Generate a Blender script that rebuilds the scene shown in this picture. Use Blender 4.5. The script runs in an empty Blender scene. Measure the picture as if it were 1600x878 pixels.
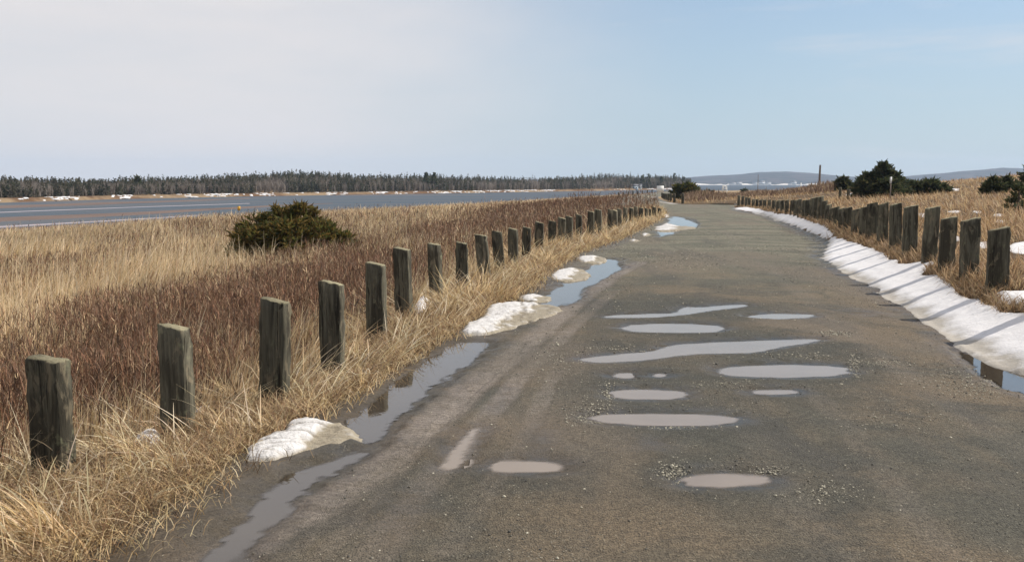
import bpy, math
import numpy as np
from mathutils import Vector

rng = np.random.default_rng(7)
sc = bpy.context.scene
COL = sc.collection
PI = math.pi
R = math.radians

# ------------------------------------------------------------------ camera
F, CX, CY, HOR, CAMZ = 1400.0, 800.0, 439.0, 287.0, 1.6
PITCH = math.atan((CY - HOR) / F)
cam_d = bpy.data.cameras.new('camera')
cam = bpy.data.objects.new('camera', cam_d)
COL.objects.link(cam)
cam.location = (0, 0, CAMZ)
cam.rotation_euler = (PI / 2 - PITCH, 0, 0)
cam_d.sensor_width = 36.0
cam_d.lens = 36.0 * F / 1600.0
cam_d.clip_start = 0.05
cam_d.clip_end = 20000
sc.camera = cam
sp, cp = math.sin(PITCH), math.cos(PITCH)


def ray(px, py):
    a = (np.asarray(px, float) - CX) / F
    b = (CY - np.asarray(py, float)) / F
    return a, cp + b * sp, -sp + b * cp


def at_depth(px, py, d):
    """world x, z of the pixel's ray at distance y = d"""
    a, dy, dz = ray(px, py)
    t = d / dy
    return a * t, CAMZ + dz * t


# ------------------------------------------------------------------ noise
def _h(ix, iy, s):
    n = (ix * 374761393 + iy * 668265263 + s * 1442695041) & 0xFFFFFFFF
    n = ((n ^ (n >> 13)) * 1274126177) & 0xFFFFFFFF
    n = n ^ (n >> 16)
    return (n & 0xFFFFFF) / float(0xFFFFFF)


def vnoise(x, y, s=0):
    x = np.asarray(x, float); y = np.asarray(y, float)
    ix = np.floor(x).astype(np.int64); iy = np.floor(y).astype(np.int64)
    fx = x - ix; fy = y - iy
    fx = fx * fx * (3 - 2 * fx); fy = fy * fy * (3 - 2 * fy)
    a = _h(ix, iy, s); b = _h(ix + 1, iy, s); c = _h(ix, iy + 1, s); d = _h(ix + 1, iy + 1, s)
    return (a * (1 - fx) + b * fx) * (1 - fy) + (c * (1 - fx) + d * fx) * fy


def fbm(x, y, s=0, o=4):
    v = 0; a = 0.5; t = 0
    for k in range(o):
        v = v + a * vnoise(x * 2 ** k + 17.3 * k, y * 2 ** k - 9.1 * k, s + k)
        t += a; a *= 0.5
    return v / t - 0.5          # about -0.5 .. 0.5


def sstep(a, b, x):
    t = np.clip((x - a) / (b - a), 0, 1)
    return t * t * (3 - 2 * t)


# ------------------------------------------------------------------ the lie of the land
def curve(pts):
    p = np.array(pts, float)
    return lambda y: np.interp(y, p[:, 0], p[:, 1])


x_l = curve([(-20, -8.5), (0, -4.0), (5, -2.55), (6, -2.26), (6.9, -1.90), (7.9, -1.62), (9.4, -1.45), (10.9, -1.30), (12.5, -1.05),
             (14, -.78), (15.1, -.47), (16.2, -.22), (22.4, .99), (27.8, 2.66), (39.8, 5.49), (43.6, 7.16), (60, 9.0), (77, 8.0),
             (120, 13), (168, 20), (260, 40), (420, 78)])
e_l = curve([(-20, -6.5), (0, -2.6), (3.79, -1.82), (5.17, -1.62), (7.04, -1.17), (9.4, -.67), (12.9, .09), (16.8, .72), (21.3, 1.6), (25.4, 2.9),
             (32.9, 4.75), (42.2, 7.05), (44, 7.7), (59, 9.9), (77, 8.8), (120, 13.8), (168, 20.8), (260, 41), (420, 79)])
e_r = curve([(-20, -1.0), (0, 2.6), (6.5, 4.2), (8.2, 4.45), (11, 5.04), (15.7, 6.0), (19.8, 6.8), (24.6, 8.6), (32.9, 10.3), (46.7, 13), (54.6, 13.6),
             (62, 15.2), (66, 17.5), (73, 18), (76, 14.3), (90, 15.6), (168, 27), (260, 46), (420, 85)])
x_r = curve([(-20, -.2), (0, 3.5), (6.5, 5.0), (10.9, 5.93), (16.7, 7.35), (21.9, 8.6), (29.8, 10.4), (40, 12.3), (50.7, 14.2), (64, 16.3), (70, 18.8),
             (77, 14.9), (90, 16.3), (168, 28), (260, 47), (420, 86)])
x_w = curve([(-20, -62), (0, -60), (56, -56), (75, -53), (86, -49), (98, -45), (114, -41), (133, -36), (159, -20), (182, -13), (236, 0),
             (318, 23), (354, 45), (400, 65), (500, 100)])
WATER_Z = -3.0
bank_l = curve([(-20, 0), (4.6, -.01), (5.6, -.06), (8.2, -.08), (9.4, .0), (11, .02), (400, .03)])


def z_road(y):
    return -0.9 * sstep(50, 160, y) - 0.25 * sstep(168, 300, y)


def z_postr(y):
    return z_road(y) + 0.05 + 0.25 * (1 - sstep(44, 64, y)) + 0.10 * np.exp(-((y - 29) / 5.0) ** 2)


def base_z(x, y, rough=True):
    x = np.asarray(x, float); y = np.asarray(y, float)
    xl, el, er, xr, xw = x_l(y), e_l(y), e_r(y), x_r(y), x_w(y)
    zr = z_road(y)
    u = np.clip((x - el) / np.maximum(er - el, .1), 0, 1)
    z_in = zr + 0.05 * (1 - (2 * u - 1) ** 2) - 0.03
    # left verge: a low bank up from the ditch to the posts
    v = np.clip((el - x) / np.maximum(el - xl, .1), 0, 1)
    z_v = zr - 0.03 + bank_l(y) * np.sin(v * PI * 0.6)
    zpl = zr - 0.03 + bank_l(y) * math.sin(PI * 0.6)
    L = np.maximum(xl - x, 0); W = np.maximum(x - xw, 0)
    t = np.clip(L / np.maximum(L + W, 1e-3), 0, 1)
    z_m = zpl + (-2.93 - zpl) * t ** 0.72
    z_m = z_m - 0.12 * np.clip(xw - x, 0, 12)
    # right: snow bank up to the posts, then the field rising to a dune
    b = np.clip((x - er) / np.maximum(xr - er, .1), 0, 1)
    zpr = z_postr(y)
    z_b = zr - 0.03 + (zpr - zr + 0.03) * b ** 1.25
    Rr = np.maximum(x - xr, 0)
    fade = 1 - sstep(90, 240, y)
    z_f = zpr + (0.072 * np.minimum(Rr, 46) + 0.01 * np.clip(Rr - 46, 0, 200)) * fade
    z = np.where(x < xl, z_m, np.where(x < el, z_v, np.where(x <= er, z_in, np.where(x < xr, z_b, z_f))))
    z = z - 3.2 * sstep(345, 420, y)
    if rough:
        off = np.where(x < el, el - x, np.where(x > er, x - er, 0))
        amp = np.clip(off / 2.0, 0, 1)
        z = z + amp * (0.16 * fbm(x * .45, y * .45, 3, 3) + 0.35 * fbm(x * .07, y * .07, 5, 2) * np.clip(off / 12, 0, 1))
    return z


_ts = np.concatenate([np.linspace(1.5, 30, 600), np.geomspace(30, 900, 900)[1:]])


def hit(px, py, rough=True):
    a, dy, dz = ray(px, py)
    x = a * _ts; y = dy * _ts; z = CAMZ + dz * _ts
    g = base_z(x, y, rough)
    k = np.argmax(z < g)
    if not (z < g).any():
        k = len(_ts) - 1
    t0, t1 = _ts[max(k - 1, 0)], _ts[k]
    for _ in range(14):
        t = .5 * (t0 + t1)
        if CAMZ + dz * t < base_z(a * t, dy * t, rough): t1 = t
        else: t0 = t
    return float(a * t1), float(dy * t1)


def world_poly(pts, rough=True):
    return np.array([hit(p[0], p[1], rough) for p in pts])


def chaikin(P, n=2):
    for _ in range(n):
        Q = np.roll(P, -1, 0)
        P = np.stack([.75 * P + .25 * Q, .25 * P + .75 * Q], 1).reshape(-1, 2)
    return P


def sdist(x, y, P):
    """signed distance to polygon, positive inside"""
    x = np.asarray(x, float); y = np.asarray(y, float)
    d = np.full(x.shape, 1e9); ins = np.zeros(x.shape, bool)
    n = len(P)
    for i in range(n):
        x0, y0 = P[i]; x1, y1 = P[(i + 1) % n]
        ex, ey = x1 - x0, y1 - y0
        wx, wy = x - x0, y - y0
        t = np.clip((wx * ex + wy * ey) / (ex * ex + ey * ey + 1e-12), 0, 1)
        d = np.minimum(d, (wx - t * ex) ** 2 + (wy - t * ey) ** 2)
        c = (y0 > y) != (y1 > y)
        if abs(ey) > 1e-12:
            ins ^= c & (x < ex * wy / ey + x0)
    d = np.sqrt(d)
    return np.where(ins, d, -d)


def worley(x, y, s=0):
    """distance to the nearest of one jittered point per cell"""
    ix = np.floor(x).astype(np.int64); iy = np.floor(y).astype(np.int64)
    d = np.full(np.shape(x), 9.0)
    for a in (-1, 0, 1):
        for b in (-1, 0, 1):
            px_ = ix + a + _h(ix + a, iy + b, s); py_ = iy + b + _h(ix + a, iy + b, s + 11)
            d = np.minimum(d, np.hypot(x - px_, y - py_))
    return d


# ------------------------------------------------------------------ mesh helpers
def raw_mesh(name, V, Q, mat=None, attrs=None, smooth=False, link=True, parent=None):
    """V (n,3); Q (m,k) faces with k corners (3 or 4), or a list of such arrays"""
    me = bpy.data.meshes.new(name)
    V = np.ascontiguousarray(V, np.float32)
    Qs = Q if isinstance(Q, list) else [Q]
    Qs = [np.asarray(q, np.int32) for q in Qs if len(q)]
    me.vertices.add(len(V)); me.vertices.foreach_set('co', V.ravel())
    loops = np.concatenate([q.ravel() for q in Qs])
    tot = np.concatenate([np.full(len(q), q.shape[1], np.int32) for q in Qs])
    start = np.concatenate([[0], np.cumsum(tot)[:-1]]).astype(np.int32)
    me.loops.add(len(loops)); me.loops.foreach_set('vertex_index', loops)
    me.polygons.add(len(tot)); me.polygons.foreach_set('loop_start', start)
    try: me.polygons.foreach_set('loop_total', tot)
    except Exception: pass
    if smooth:
        me.polygons.foreach_set('use_smooth', np.ones(len(tot), bool))
    for k, (typ, arr) in (attrs or {}).items():
        at = me.attributes.new(k, typ, 'POINT')
        if typ == 'FLOAT_COLOR':
            c = np.ones((len(V), 4), np.float32); c[:, :3] = arr
            at.data.foreach_set('color', c.ravel())
        else:
            at.data.foreach_set('value', np.ascontiguousarray(arr, np.float32))
    me.update(calc_edges=True)
    if mat: me.materials.append(mat)
    o = bpy.data.objects.new(name, me)
    if link: COL.objects.link(o)
    if parent: o.parent = parent
    return o


def grid_faces(nu, nv):
    i = np.arange(nu * nv).reshape(nu, nv)
    return np.stack([i[:-1, :-1], i[:-1, 1:], i[1:, 1:], i[1:, :-1]], -1).reshape(-1, 4)


def tag(o, label=None, cat=None, group=None, kind=None):
    if label: o['label'] = label
    if cat: o['category'] = cat
    if group: o['group'] = group
    if kind: o['kind'] = kind
    return o


def empty(name, loc, rz=0):
    o = bpy.data.objects.new(name, None)
    COL.objects.link(o)
    o.location = loc; o.rotation_euler = (0, 0, rz)
    o.empty_display_size = .1
    return o


class MB:
    """collects boxes, tapered tubes and quads into one mesh"""
    def __init__(s): s.v = []; s.q = []; s.n = 0
    def add(s, V, Q):
        s.v.append(np.asarray(V, float)); s.q.append(np.asarray(Q) + s.n); s.n += len(V)
    def box(s, x0, x1, y0, y1, z0, z1):
        V = [(x, y, z) for z in (z0, z1) for (x, y) in ((x0, y0), (x1, y0), (x1, y1), (x0, y1))]
        s.add(V, [(3, 2, 1, 0), (4, 5, 6, 7), (0, 1, 5, 4), (1, 2, 6, 5), (2, 3, 7, 6), (3, 0, 4, 7)])
    def tube(s, pts, rad, n=8):
        pts = np.asarray(pts, float); V = []
        for i, p in enumerate(pts):
            d = pts[min(i + 1, len(pts) - 1)] - pts[max(i - 1, 0)]
            d = d / (np.linalg.norm(d) + 1e-9)
            a = np.cross(d, (0.31, 0.95, 0.05)); a /= np.linalg.norm(a) + 1e-9
            b = np.cross(d, a)
            for k in range(n):
                w = 2 * PI * k / n
                V.append(p + rad[i] * (math.cos(w) * a + math.sin(w) * b))
        Q = [(i * n + k, i * n + (k + 1) % n, (i + 1) * n + (k + 1) % n, (i + 1) * n + k) for i in range(len(pts) - 1) for k in range(n)]
        V.append(pts[-1]); V = np.array(V)
        t = len(V) - 1; e = (len(pts) - 1) * n
        Q += [(e + k, e + (k + 1) % n, t, t) for k in range(0)]
        s.add(V, Q)
        s.add(V[e:e + n], [tuple(range(4))] if n == 4 else [(0, k, k + 1, k + 1) for k in range(0)] or [(0, 1, 2, 3)])
    def build(s, name, mat, parent=None, smooth=False):
        return raw_mesh(name, np.concatenate(s.v), np.concatenate(s.q), mat, smooth=smooth, parent=parent)


# ------------------------------------------------------------------ materials
class NT:
    def __init__(s, name):
        s.m = bpy.data.materials.new(name); s.m.use_nodes = True
        s.t = s.m.node_tree; s.t.nodes.clear()
        s.out = s.t.nodes.new('ShaderNodeOutputMaterial')
    def n(s, typ, **kw):
        o = s.t.nodes.new(typ)
        for k, v in kw.items():
            if k.startswith('i_'):
                key = k[2:].replace('_', ' ')
                o.inputs[key].default_value = v
            else: setattr(o, k, v)
        return o
    def l(s, a, b): s.t.links.new(a, b)
    def val(s, x):
        return x
    def math(s, op, a, b=None, clamp=False):
        o = s.t.nodes.new('ShaderNodeMath'); o.operation = op; o.use_clamp = clamp
        for i, q in enumerate((a, b)):
            if q is None: continue
            if isinstance(q, (int, float)): o.inputs[i].default_value = q
            else: s.l(q, o.inputs[i])
        return o.outputs[0]
    def mix(s, f, a, b, blend='MIX'):
        o = s.t.nodes.new('ShaderNodeMix'); o.data_type = 'RGBA'; o.blend_type = blend
        for i, q in ((0, f), (6, a), (7, b)):
            if isinstance(q, (int, float)): o.inputs[i].default_value = q
            elif isinstance(q, tuple): o.inputs[i].default_value = (*q, 1)
            else: s.l(q, o.inputs[i])
        return o.outputs[2]
    def noise(s, vec, scale, detail=4, rough=.55, dist=0):
        o = s.t.nodes.new('ShaderNodeTexNoise')
        o.inputs['Scale'].default_value = scale; o.inputs['Detail'].default_value = detail
        o.inputs['Roughness'].default_value = rough; o.inputs['Distortion'].default_value = dist
        if vec is not None: s.l(vec, o.inputs['Vector'])
        return o.outputs['Fac']
    def ramp(s, f, a, b):
        o = s.t.nodes.new('ShaderNodeMapRange'); o.interpolation_type = 'SMOOTHSTEP'
        o.inputs['From Min'].default_value = a; o.inputs['From Max'].default_value = b
        s.l(f, o.inputs['Value'])
        return o.outputs[0]
    def attr(s, name):
        o = s.t.nodes.new('ShaderNodeAttribute'); o.attribute_name = name
        return o
    def pos(s, scale=None):
        g = s.t.nodes.new('ShaderNodeNewGeometry').outputs['Position']
        return s.scaled(g, scale) if scale else g
    def obj(s, scale=None):
        g = s.t.nodes.new('ShaderNodeTexCoord').outputs['Object']
        return s.scaled(g, scale) if scale else g
    def scaled(s, g, scale):
        o = s.t.nodes.new('ShaderNodeVectorMath'); o.operation = 'MULTIPLY'
        s.l(g, o.inputs[0]); o.inputs[1].default_value = scale
        return o.outputs[0]
    def bump(s, h, strength, dist, normal=None):
        o = s.t.nodes.new('ShaderNodeBump'); o.inputs['Strength'].default_value = strength
        o.inputs['Distance'].default_value = dist; s.l(h, o.inputs['Height'])
        if normal: s.l(normal, o.inputs['Normal'])
        return o.outputs[0]
    def pbr(s, col, rough=.8, normal=None, spec=.3, sss=None, **kw):
        o = s.t.nodes.new('ShaderNodeBsdfPrincipled')
        if isinstance(col, tuple): o.inputs['Base Color'].default_value = (*col, 1)
        else: s.l(col, o.inputs['Base Color'])
        if isinstance(rough, (int, float)): o.inputs['Roughness'].default_value = rough
        else: s.l(rough, o.inputs['Roughness'])
        o.inputs['Specular IOR Level'].default_value = spec
        if normal: s.l(normal, o.inputs['Normal'])
        for k, v in kw.items(): o.inputs[k.replace('_', ' ')].default_value = v
        s.l(o.outputs[0], s.out.inputs[0])
        return o


def mat_plain(name, col, rough=.7, var=.25, scale=6.0, spec=.3):
    t = NT(name)
    n = t.noise(t.obj(), scale, 5)
    c = t.mix(n, tuple(k * (1 - var) for k in col), tuple(min(1, k * (1 + var)) for k in col))
    t.pbr(c, rough, t.bump(n, .3, .02), spec)
    return t.m


def mat_leaf(name, trans=.3, rough=.65):
    """blades, twigs and needles: own colour per blade, some light passes through"""
    t = NT(name)
    a = t.attr('col').outputs['Color']
    p = t.n('ShaderNodeBsdfPrincipled')
    t.l(a, p.inputs['Base Color']); p.inputs['Roughness'].default_value = rough
    p.inputs['Specular IOR Level'].default_value = .2
    tr = t.n('ShaderNodeBsdfTranslucent'); t.l(a, tr.inputs[0])
    m = t.n('ShaderNodeMixShader'); m.inputs[0].default_value = trans
    t.l(p.outputs[0], m.inputs[1]); t.l(tr.outputs[0], m.inputs[2])
    t.l(m.outputs[0], t.out.inputs[0])
    return t.m


M = {}
M['grass'] = mat_leaf('dry_grass', .42)
M['twig'] = mat_leaf('brush_twigs', .1)
M['needle'] = mat_leaf('spruce_needles', .40, .6)


def m_road():
    t = NT('gravel_road')
    P = t.pos()
    wet = t.attr('wet').outputs['Fac']; mud = t.attr('mud').outputs['Fac']; trk = t.attr('track').outputs['Fac']
    al = t.attr('along').outputs['Fac']; sand = t.attr('sand').outputs['Fac']
    big = t.noise(P, .33, 4, .6)
    mid = t.noise(P, .95, 6, .66, .8)
    lon = t.noise(t.pos((.9, .16, 1)), 1.4, 4, .6)         # streaks along the way of travel
    fine = t.noise(P, 26, 5, .75)
    grit = t.noise(P, 110, 3, .7)
    grav = t.attr('grav').outputs['Fac']
    c = t.mix(t.ramp(big, .42, .58), (.080, .074, .055), (.142, .108, .069))
    c = t.mix(t.math('MULTIPLY', t.ramp(lon, .50, .72), .6), c, (.155, .120, .078))
    c = t.mix(t.math('MULTIPLY', t.ramp(mid, .48, .64), .75), c, (.052, .050, .040))
    c = t.mix(t.math('MULTIPLY', grav, t.math('ADD', .35, t.math('MULTIPLY', t.ramp(mid, .3, .6), .45))), c, (.053, .052, .041))
    c = t.mix(sand, c, t.mix(t.ramp(t.noise(t.pos((.5, 1.6, 1)), .55, 5, .65), .36, .64), (.104, .102, .073), (.190, .175, .124)))
    c = t.mix(t.math('MULTIPLY', mud, .75), c, (.125, .100, .073))
    c = t.mix(t.math('MULTIPLY', trk, t.math('ADD', .40, t.math('MULTIPLY', t.ramp(t.noise(P, 7, 5, .7), .35, .6), .55))), c, (.225, .192, .162))
    # stones pressed in the surface: a share of the cells is pale, a share dark
    vo = t.n('ShaderNodeTexVoronoi'); vo.inputs['Scale'].default_value = 85; t.l(P, vo.inputs['Vector'])
    sepc = t.n('ShaderNodeSeparateColor'); t.l(vo.outputs['Color'], sepc.inputs[0])
    core = t.math('SUBTRACT', 1.0, t.ramp(vo.outputs['Distance'], .25, .5))
    dense = t.ramp(t.noise(P, 2.1, 4, .6), .45, .72)
    pale = t.math('MULTIPLY', t.math('MULTIPLY', t.ramp(sepc.outputs[0], .80, .86), core), t.math('ADD', t.math('MULTIPLY', dense, .9), .12))
    dark = t.math('MULTIPLY', t.math('MULTIPLY', t.ramp(sepc.outputs[1], .70, .76), core), .55)
    nomud = t.math('SUBTRACT', 1.0, t.math('MULTIPLY', mud, .85))
    c = t.mix(t.math('MULTIPLY', dark, nomud), c, (.045, .043, .037))
    c = t.mix(t.math('MULTIPLY', pale, nomud), c, (.33, .30, .23))
    c = t.mix(.95, c, t.mix(t.ramp(fine, .25, .75), (.72, .72, .72), (1.28, 1.28, 1.28)), 'MULTIPLY')
    c = t.mix(.35, c, t.mix(t.ramp(t.noise(P, 52, 3, .7), .28, .72), (.62, .62, .62), (1.4, 1.4, 1.4)), 'MULTIPLY')
    c = t.mix(.8, c, t.mix(t.ramp(grit, .28, .72), (.6, .6, .6), (1.4, 1.4, 1.4)), 'MULTIPLY')
    c = t.mix(1.0, c, (.86, .86, .86), 'MULTIPLY')
    c = t.mix(wet, c, t.mix(1.0, c, (.62, .59, .56), 'MULTIPLY'))
    c = t.mix(t.math('MULTIPLY', t.ramp(t.noise(t.pos((1.1, .22, 1)), 1.2, 5, .62), .52, .66), .45), c, (.060, .055, .047))
    rough = t.math('SUBTRACT', .92, t.math('MULTIPLY', t.math('MULTIPLY', wet, .62), t.ramp(t.noise(P, 5, 4), .3, .6)))
    tread = t.math('MULTIPLY', t.math('SINE', t.math('MULTIPLY', al, 2 * PI / .055)), trk)
    h = t.math('ADD', t.math('MULTIPLY', fine, 1.1), t.math('MULTIPLY', grit, .55))
    h = t.math('ADD', h, t.math('MULTIPLY', core, .5))
    h = t.math('MULTIPLY', h, t.math('SUBTRACT', 1.0, t.math('MULTIPLY', mud, .6)))
    h = t.math('MULTIPLY', h, t.math('SUBTRACT', 1.0, t.math('MULTIPLY', wet, .72)))
    h = t.math('ADD', h, t.math('MULTIPLY', tread, .15))
    t.pbr(c, rough, t.bump(h, .9, .014), .35)
    return t.m


def m_ground():
    t = NT('dry_marsh_ground')
    P = t.pos()
    n1 = t.noise(P, .13, 5, .6); n2 = t.noise(P, 1.2, 5, .65); n3 = t.noise(t.pos((1, .5, 1)), 9, 5, .7)
    red = t.attr('red').outputs['Fac']
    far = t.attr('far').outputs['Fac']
    c = t.mix(t.ramp(n1, .35, .65), (.085, .058, .036), (.125, .088, .052))  # near ground darkened: shade in the gaps between blades put into its colour
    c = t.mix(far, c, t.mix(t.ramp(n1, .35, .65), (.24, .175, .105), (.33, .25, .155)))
    c = t.mix(t.math('MULTIPLY', red, .9), c, t.mix(n2, (.050, .030, .020), (.090, .054, .034)))
    c = t.mix(t.math('MULTIPLY', t.ramp(n2, .5, .75), .5), c, (.10, .070, .042))
    c = t.mix(.9, c, t.mix(n3, (.35, .35, .35), (1.6, 1.6, 1.6)), 'MULTIPLY')
    t.pbr(c, .95, t.bump(n3, 1, .08), .1)
    return t.m


def m_snow(name, dirt):
    t = NT(name)
    P = t.pos()
    n = t.noise(P, 3.2, 5, .6); f = t.noise(P, 45, 4, .6)
    g = t.noise(P, 13, 5, .6)
    ed = t.attr('edge').outputs['Fac']                    # 1 at the thin rim of the patch
    c = t.mix(g, *((.48, .465, .44), (.63, .615, .605)) if dirt > .8 else ((.58, .57, .565), (.72, .71, .715)))
    d = t.math('MULTIPLY', ed, t.math('ADD', t.ramp(n, .30, .62), .55), clamp=True)
    c = t.mix(t.math('MULTIPLY', d, dirt), c, t.mix(g, (.17, .142, .10), (.34, .295, .215)))
    pit = t.ramp(t.noise(P, 17, 4, .65), .50, .66)
    c = t.mix(t.math('MULTIPLY', pit, .42 * dirt - .1 if dirt > .8 else .12), c, (.26, .235, .195))
    sp_ = t.ramp(t.noise(P, 70, 2, .5), .70, .78)
    c = t.mix(t.math('MULTIPLY', sp_, .35 * dirt + .06), c, (.16, .12, .08))
    c = t.mix(t.math('MULTIPLY', t.attr('crev_shade').outputs['Fac'], .85 * dirt), c, (.155, .128, .09))  # shade in the hollows between snow lumps, put into the colour
    h = t.math('ADD', t.math('MULTIPLY', g, .9), t.math('MULTIPLY', f, .45))
    t.pbr(c, .6, t.bump(h, .85 if dirt > .8 else .4, .03), .2)
    return t.m


def m_water(name, col, rip, scale, rough=.03, spec=.5):
    t = NT(name)
    P = t.pos()
    n = t.noise(P, scale, 4, .6)
    c = t.mix(t.noise(P, scale * .2, 3), tuple(k * .85 for k in col), tuple(k * 1.15 for k in col))
    o = t.pbr(c, rough, t.bump(n, rip, .01), spec, IOR=1.33 if spec < .9 else 1.5)
    tr = t.n('ShaderNodeBsdfTransparent'); mx_ = t.n('ShaderNodeMixShader')
    t.l(t.ramp(t.attr('deep').outputs['Fac'], 0, 1), mx_.inputs[0]); t.l(tr.outputs[0], mx_.inputs[1]); t.l(o.outputs[0], mx_.inputs[2])
    t.l(mx_.outputs[0], t.out.inputs[0])
    return t.m


def m_bay():
    """wind-ruffled shallow water: slate blue with brownish shoals in long bands"""
    t = NT('bay_water')
    n = t.noise(t.pos((.012, .05, 1)), 1, 4, .6)
    c = t.mix(t.ramp(n, .40, .62), (.040, .064, .088), (.082, .084, .092))
    f = t.noise(t.pos((.25, .6, 1)), 1, 4, .6)
    c = t.mix(.6, c, t.mix(f, (.7, .7, .7), (1.3, 1.3, 1.3)), 'MULTIPLY')
    df = t.n('ShaderNodeBsdfDiffuse'); t.l(c, df.inputs[0])
    gl = t.n('ShaderNodeBsdfGlossy'); gl.inputs['Roughness'].default_value = .35
    t.l(t.bump(f, 1.0, .3), gl.inputs['Normal'])
    mx_ = t.n('ShaderNodeMixShader'); mx_.inputs[0].default_value = .12       # facing slopes of the chop reflect far less than a flat sheet would
    t.l(df.outputs[0], mx_.inputs[1]); t.l(gl.outputs[0], mx_.inputs[2]); t.l(mx_.outputs[0], t.out.inputs[0])
    return t.m


def m_wood():
    t = NT('weathered_timber')
    oi = t.n('ShaderNodeObjectInfo')
    off = t.n('ShaderNodeVectorMath'); off.operation = 'ADD'
    t.l(t.obj(), off.inputs[0])
    cx = t.n('ShaderNodeCombineXYZ'); 
    t.l(t.math('MULTIPLY', oi.outputs['Random'], 37.0), cx.inputs[0]); t.l(t.math('MULTIPLY', oi.outputs['Random'], 11.0), cx.inputs[2])
    t.l(cx.outputs[0], off.inputs[1])
    V = off.outputs[0]
    gr = t.noise(t.scaled(V, (60, 60, 2.2)), 1, 5, .7, .4)
    bl = t.noise(t.scaled(V, (9, 9, 1.6)), 1, 4, .6, .8)
    li = t.noise(t.scaled(V, (13, 13, 9)), 1, 5, .7)
    cr = t.noise(t.scaled(V, (26, 26, .8)), 1, 3, .6, 1.0)
    c = t.mix(t.ramp(gr, .3, .7), (.060, .055, .040), (.128, .116, .082))
    c = t.mix(t.math('MULTIPLY', t.ramp(bl, .44, .60), .8), c, (.030, .026, .019))
    pa = t.noise(t.scaled(V, (7, 7, 2.6)), 1, 5, .65, 1.2)
    c = t.mix(t.math('MULTIPLY', t.ramp(pa, .56, .64), .7), c, t.mix(gr, (.11, .09, .06), (.24, .20, .135)))
    c = t.mix(t.math('MULTIPLY', t.ramp(li, .58, .70), .55), c, (.19, .19, .115))
    c = t.mix(t.math('MULTIPLY', t.ramp(cr, .62, .68), .85), c, (.018, .015, .011))
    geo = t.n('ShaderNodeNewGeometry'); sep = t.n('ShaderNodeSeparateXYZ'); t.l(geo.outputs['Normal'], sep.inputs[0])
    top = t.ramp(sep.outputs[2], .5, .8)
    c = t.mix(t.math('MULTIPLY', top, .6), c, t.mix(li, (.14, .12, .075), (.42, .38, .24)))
    tint = t.math('ADD', .75, t.math('MULTIPLY', oi.outputs['Random'], .6))
    cc = t.n('ShaderNodeCombineXYZ')
    for i in range(3): t.l(tint, cc.inputs[i])
    c = t.mix(1.0, c, cc.outputs[0], 'MULTIPLY')
    h = t.math('SUBTRACT', gr, t.math('MULTIPLY', t.ramp(cr, .60, .68), .9))
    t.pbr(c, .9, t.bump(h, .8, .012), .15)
    return t.m


M['road'] = m_road()
M['ground'] = m_ground()
M['snow'] = m_snow('old_snow', .75)
M['dirty_snow'] = m_snow('melting_snow', 1.0)
M['puddle'] = m_water('muddy_water', (.215, .176, .138), .05, 14, .04, .45)
M['ditch'] = m_water('ditch_water', (.050, .040, .030), .05, 7, .012, 1.0)
M['bay'] = m_bay()
M['mud'] = mat_plain('wet_mudflat', (.150, .115, .102), .8, .3, .05, 0)
M['pale_mud'] = mat_plain('pale_tideline', (.30, .27, .29), .8, .2, .3, 0)
M['wood'] = m_wood()
M['bark'] = mat_plain('spruce_bark', (.085, .065, .050), .9, .4, 20)
M['white'] = mat_plain('weathered_white_paint', (.72, .72, .69), .6, .12, 4)
M['grey_wood'] = mat_plain('grey_pole_wood', (.16, .125, .10), .9, .3, 12)
M['yellow'] = mat_plain('yellow_paint', (.72, .40, .05), .5, .1, 9)
M['roof'] = mat_plain('grey_roof', (.13, .13, .14), .8, .2, 1)
M['pane'] = mat_plain('dark_glass', (.03, .035, .045), .15, .1, 1, .5)
M['stone'] = None
M['hill'] = None


def m_attr(name, rough, spec=.3):
    t = NT(name)
    n = t.noise(t.pos(), 90, 3)
    c = t.mix(.5, t.attr('col').outputs['Color'], t.mix(n, (.6, .6, .6), (1.4, 1.4, 1.4)), 'MULTIPLY')
    t.pbr(c, rough, None, spec)
    return t.m


M['stone'] = m_attr('road_stones', .8)


def m_hill():
    t = NT('wooded_hills')
    P = t.pos((1, 1, 3))
    n = t.noise(P, .012, 6, .7); f = t.noise(P, .06, 4, .7)
    c = t.mix(t.ramp(n, .4, .62), (.030, .036, .036), (.085, .070, .070))
    c = t.mix(.8, c, t.mix(f, (.5, .5, .5), (1.5, 1.5, 1.5)), 'MULTIPLY')
    t.pbr(c, 1, None, .05)
    return t.m


M['hill'] = m_hill()


def m_shore():
    t = NT('far_shore_ground')
    P = t.pos()
    n = t.noise(P, .05, 4, .6); f = t.noise(P, .4, 4, .7)
    c = t.mix(t.ramp(n, .4, .6), (.12, .072, .042), (.22, .16, .10))
    c = t.mix(.8, c, t.mix(f, (.5, .5, .5), (1.5, 1.5, 1.5)), 'MULTIPLY')
    t.pbr(c, 1, None, .05)
    return t.m


M['shore'] = m_shore()

# ------------------------------------------------------------------ puddles, ditch water and snow: outlines on the ground


def ell(cx, cy, rx, ry, n=22, sq=2.4, seed=0):
    r = np.random.default_rng(seed + int(cx))
    P = []
    for k in range(n):
        w = 2 * PI * k / n
        c, s_ = math.cos(w), math.sin(w)
        j = 1 + r.uniform(-.07, .07)
        P.append((cx + rx * j * math.copysign(abs(c) ** (2 / sq), c), cy + ry * j * math.copysign(abs(s_) ** (2 / sq), s_)))
    return P


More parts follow.
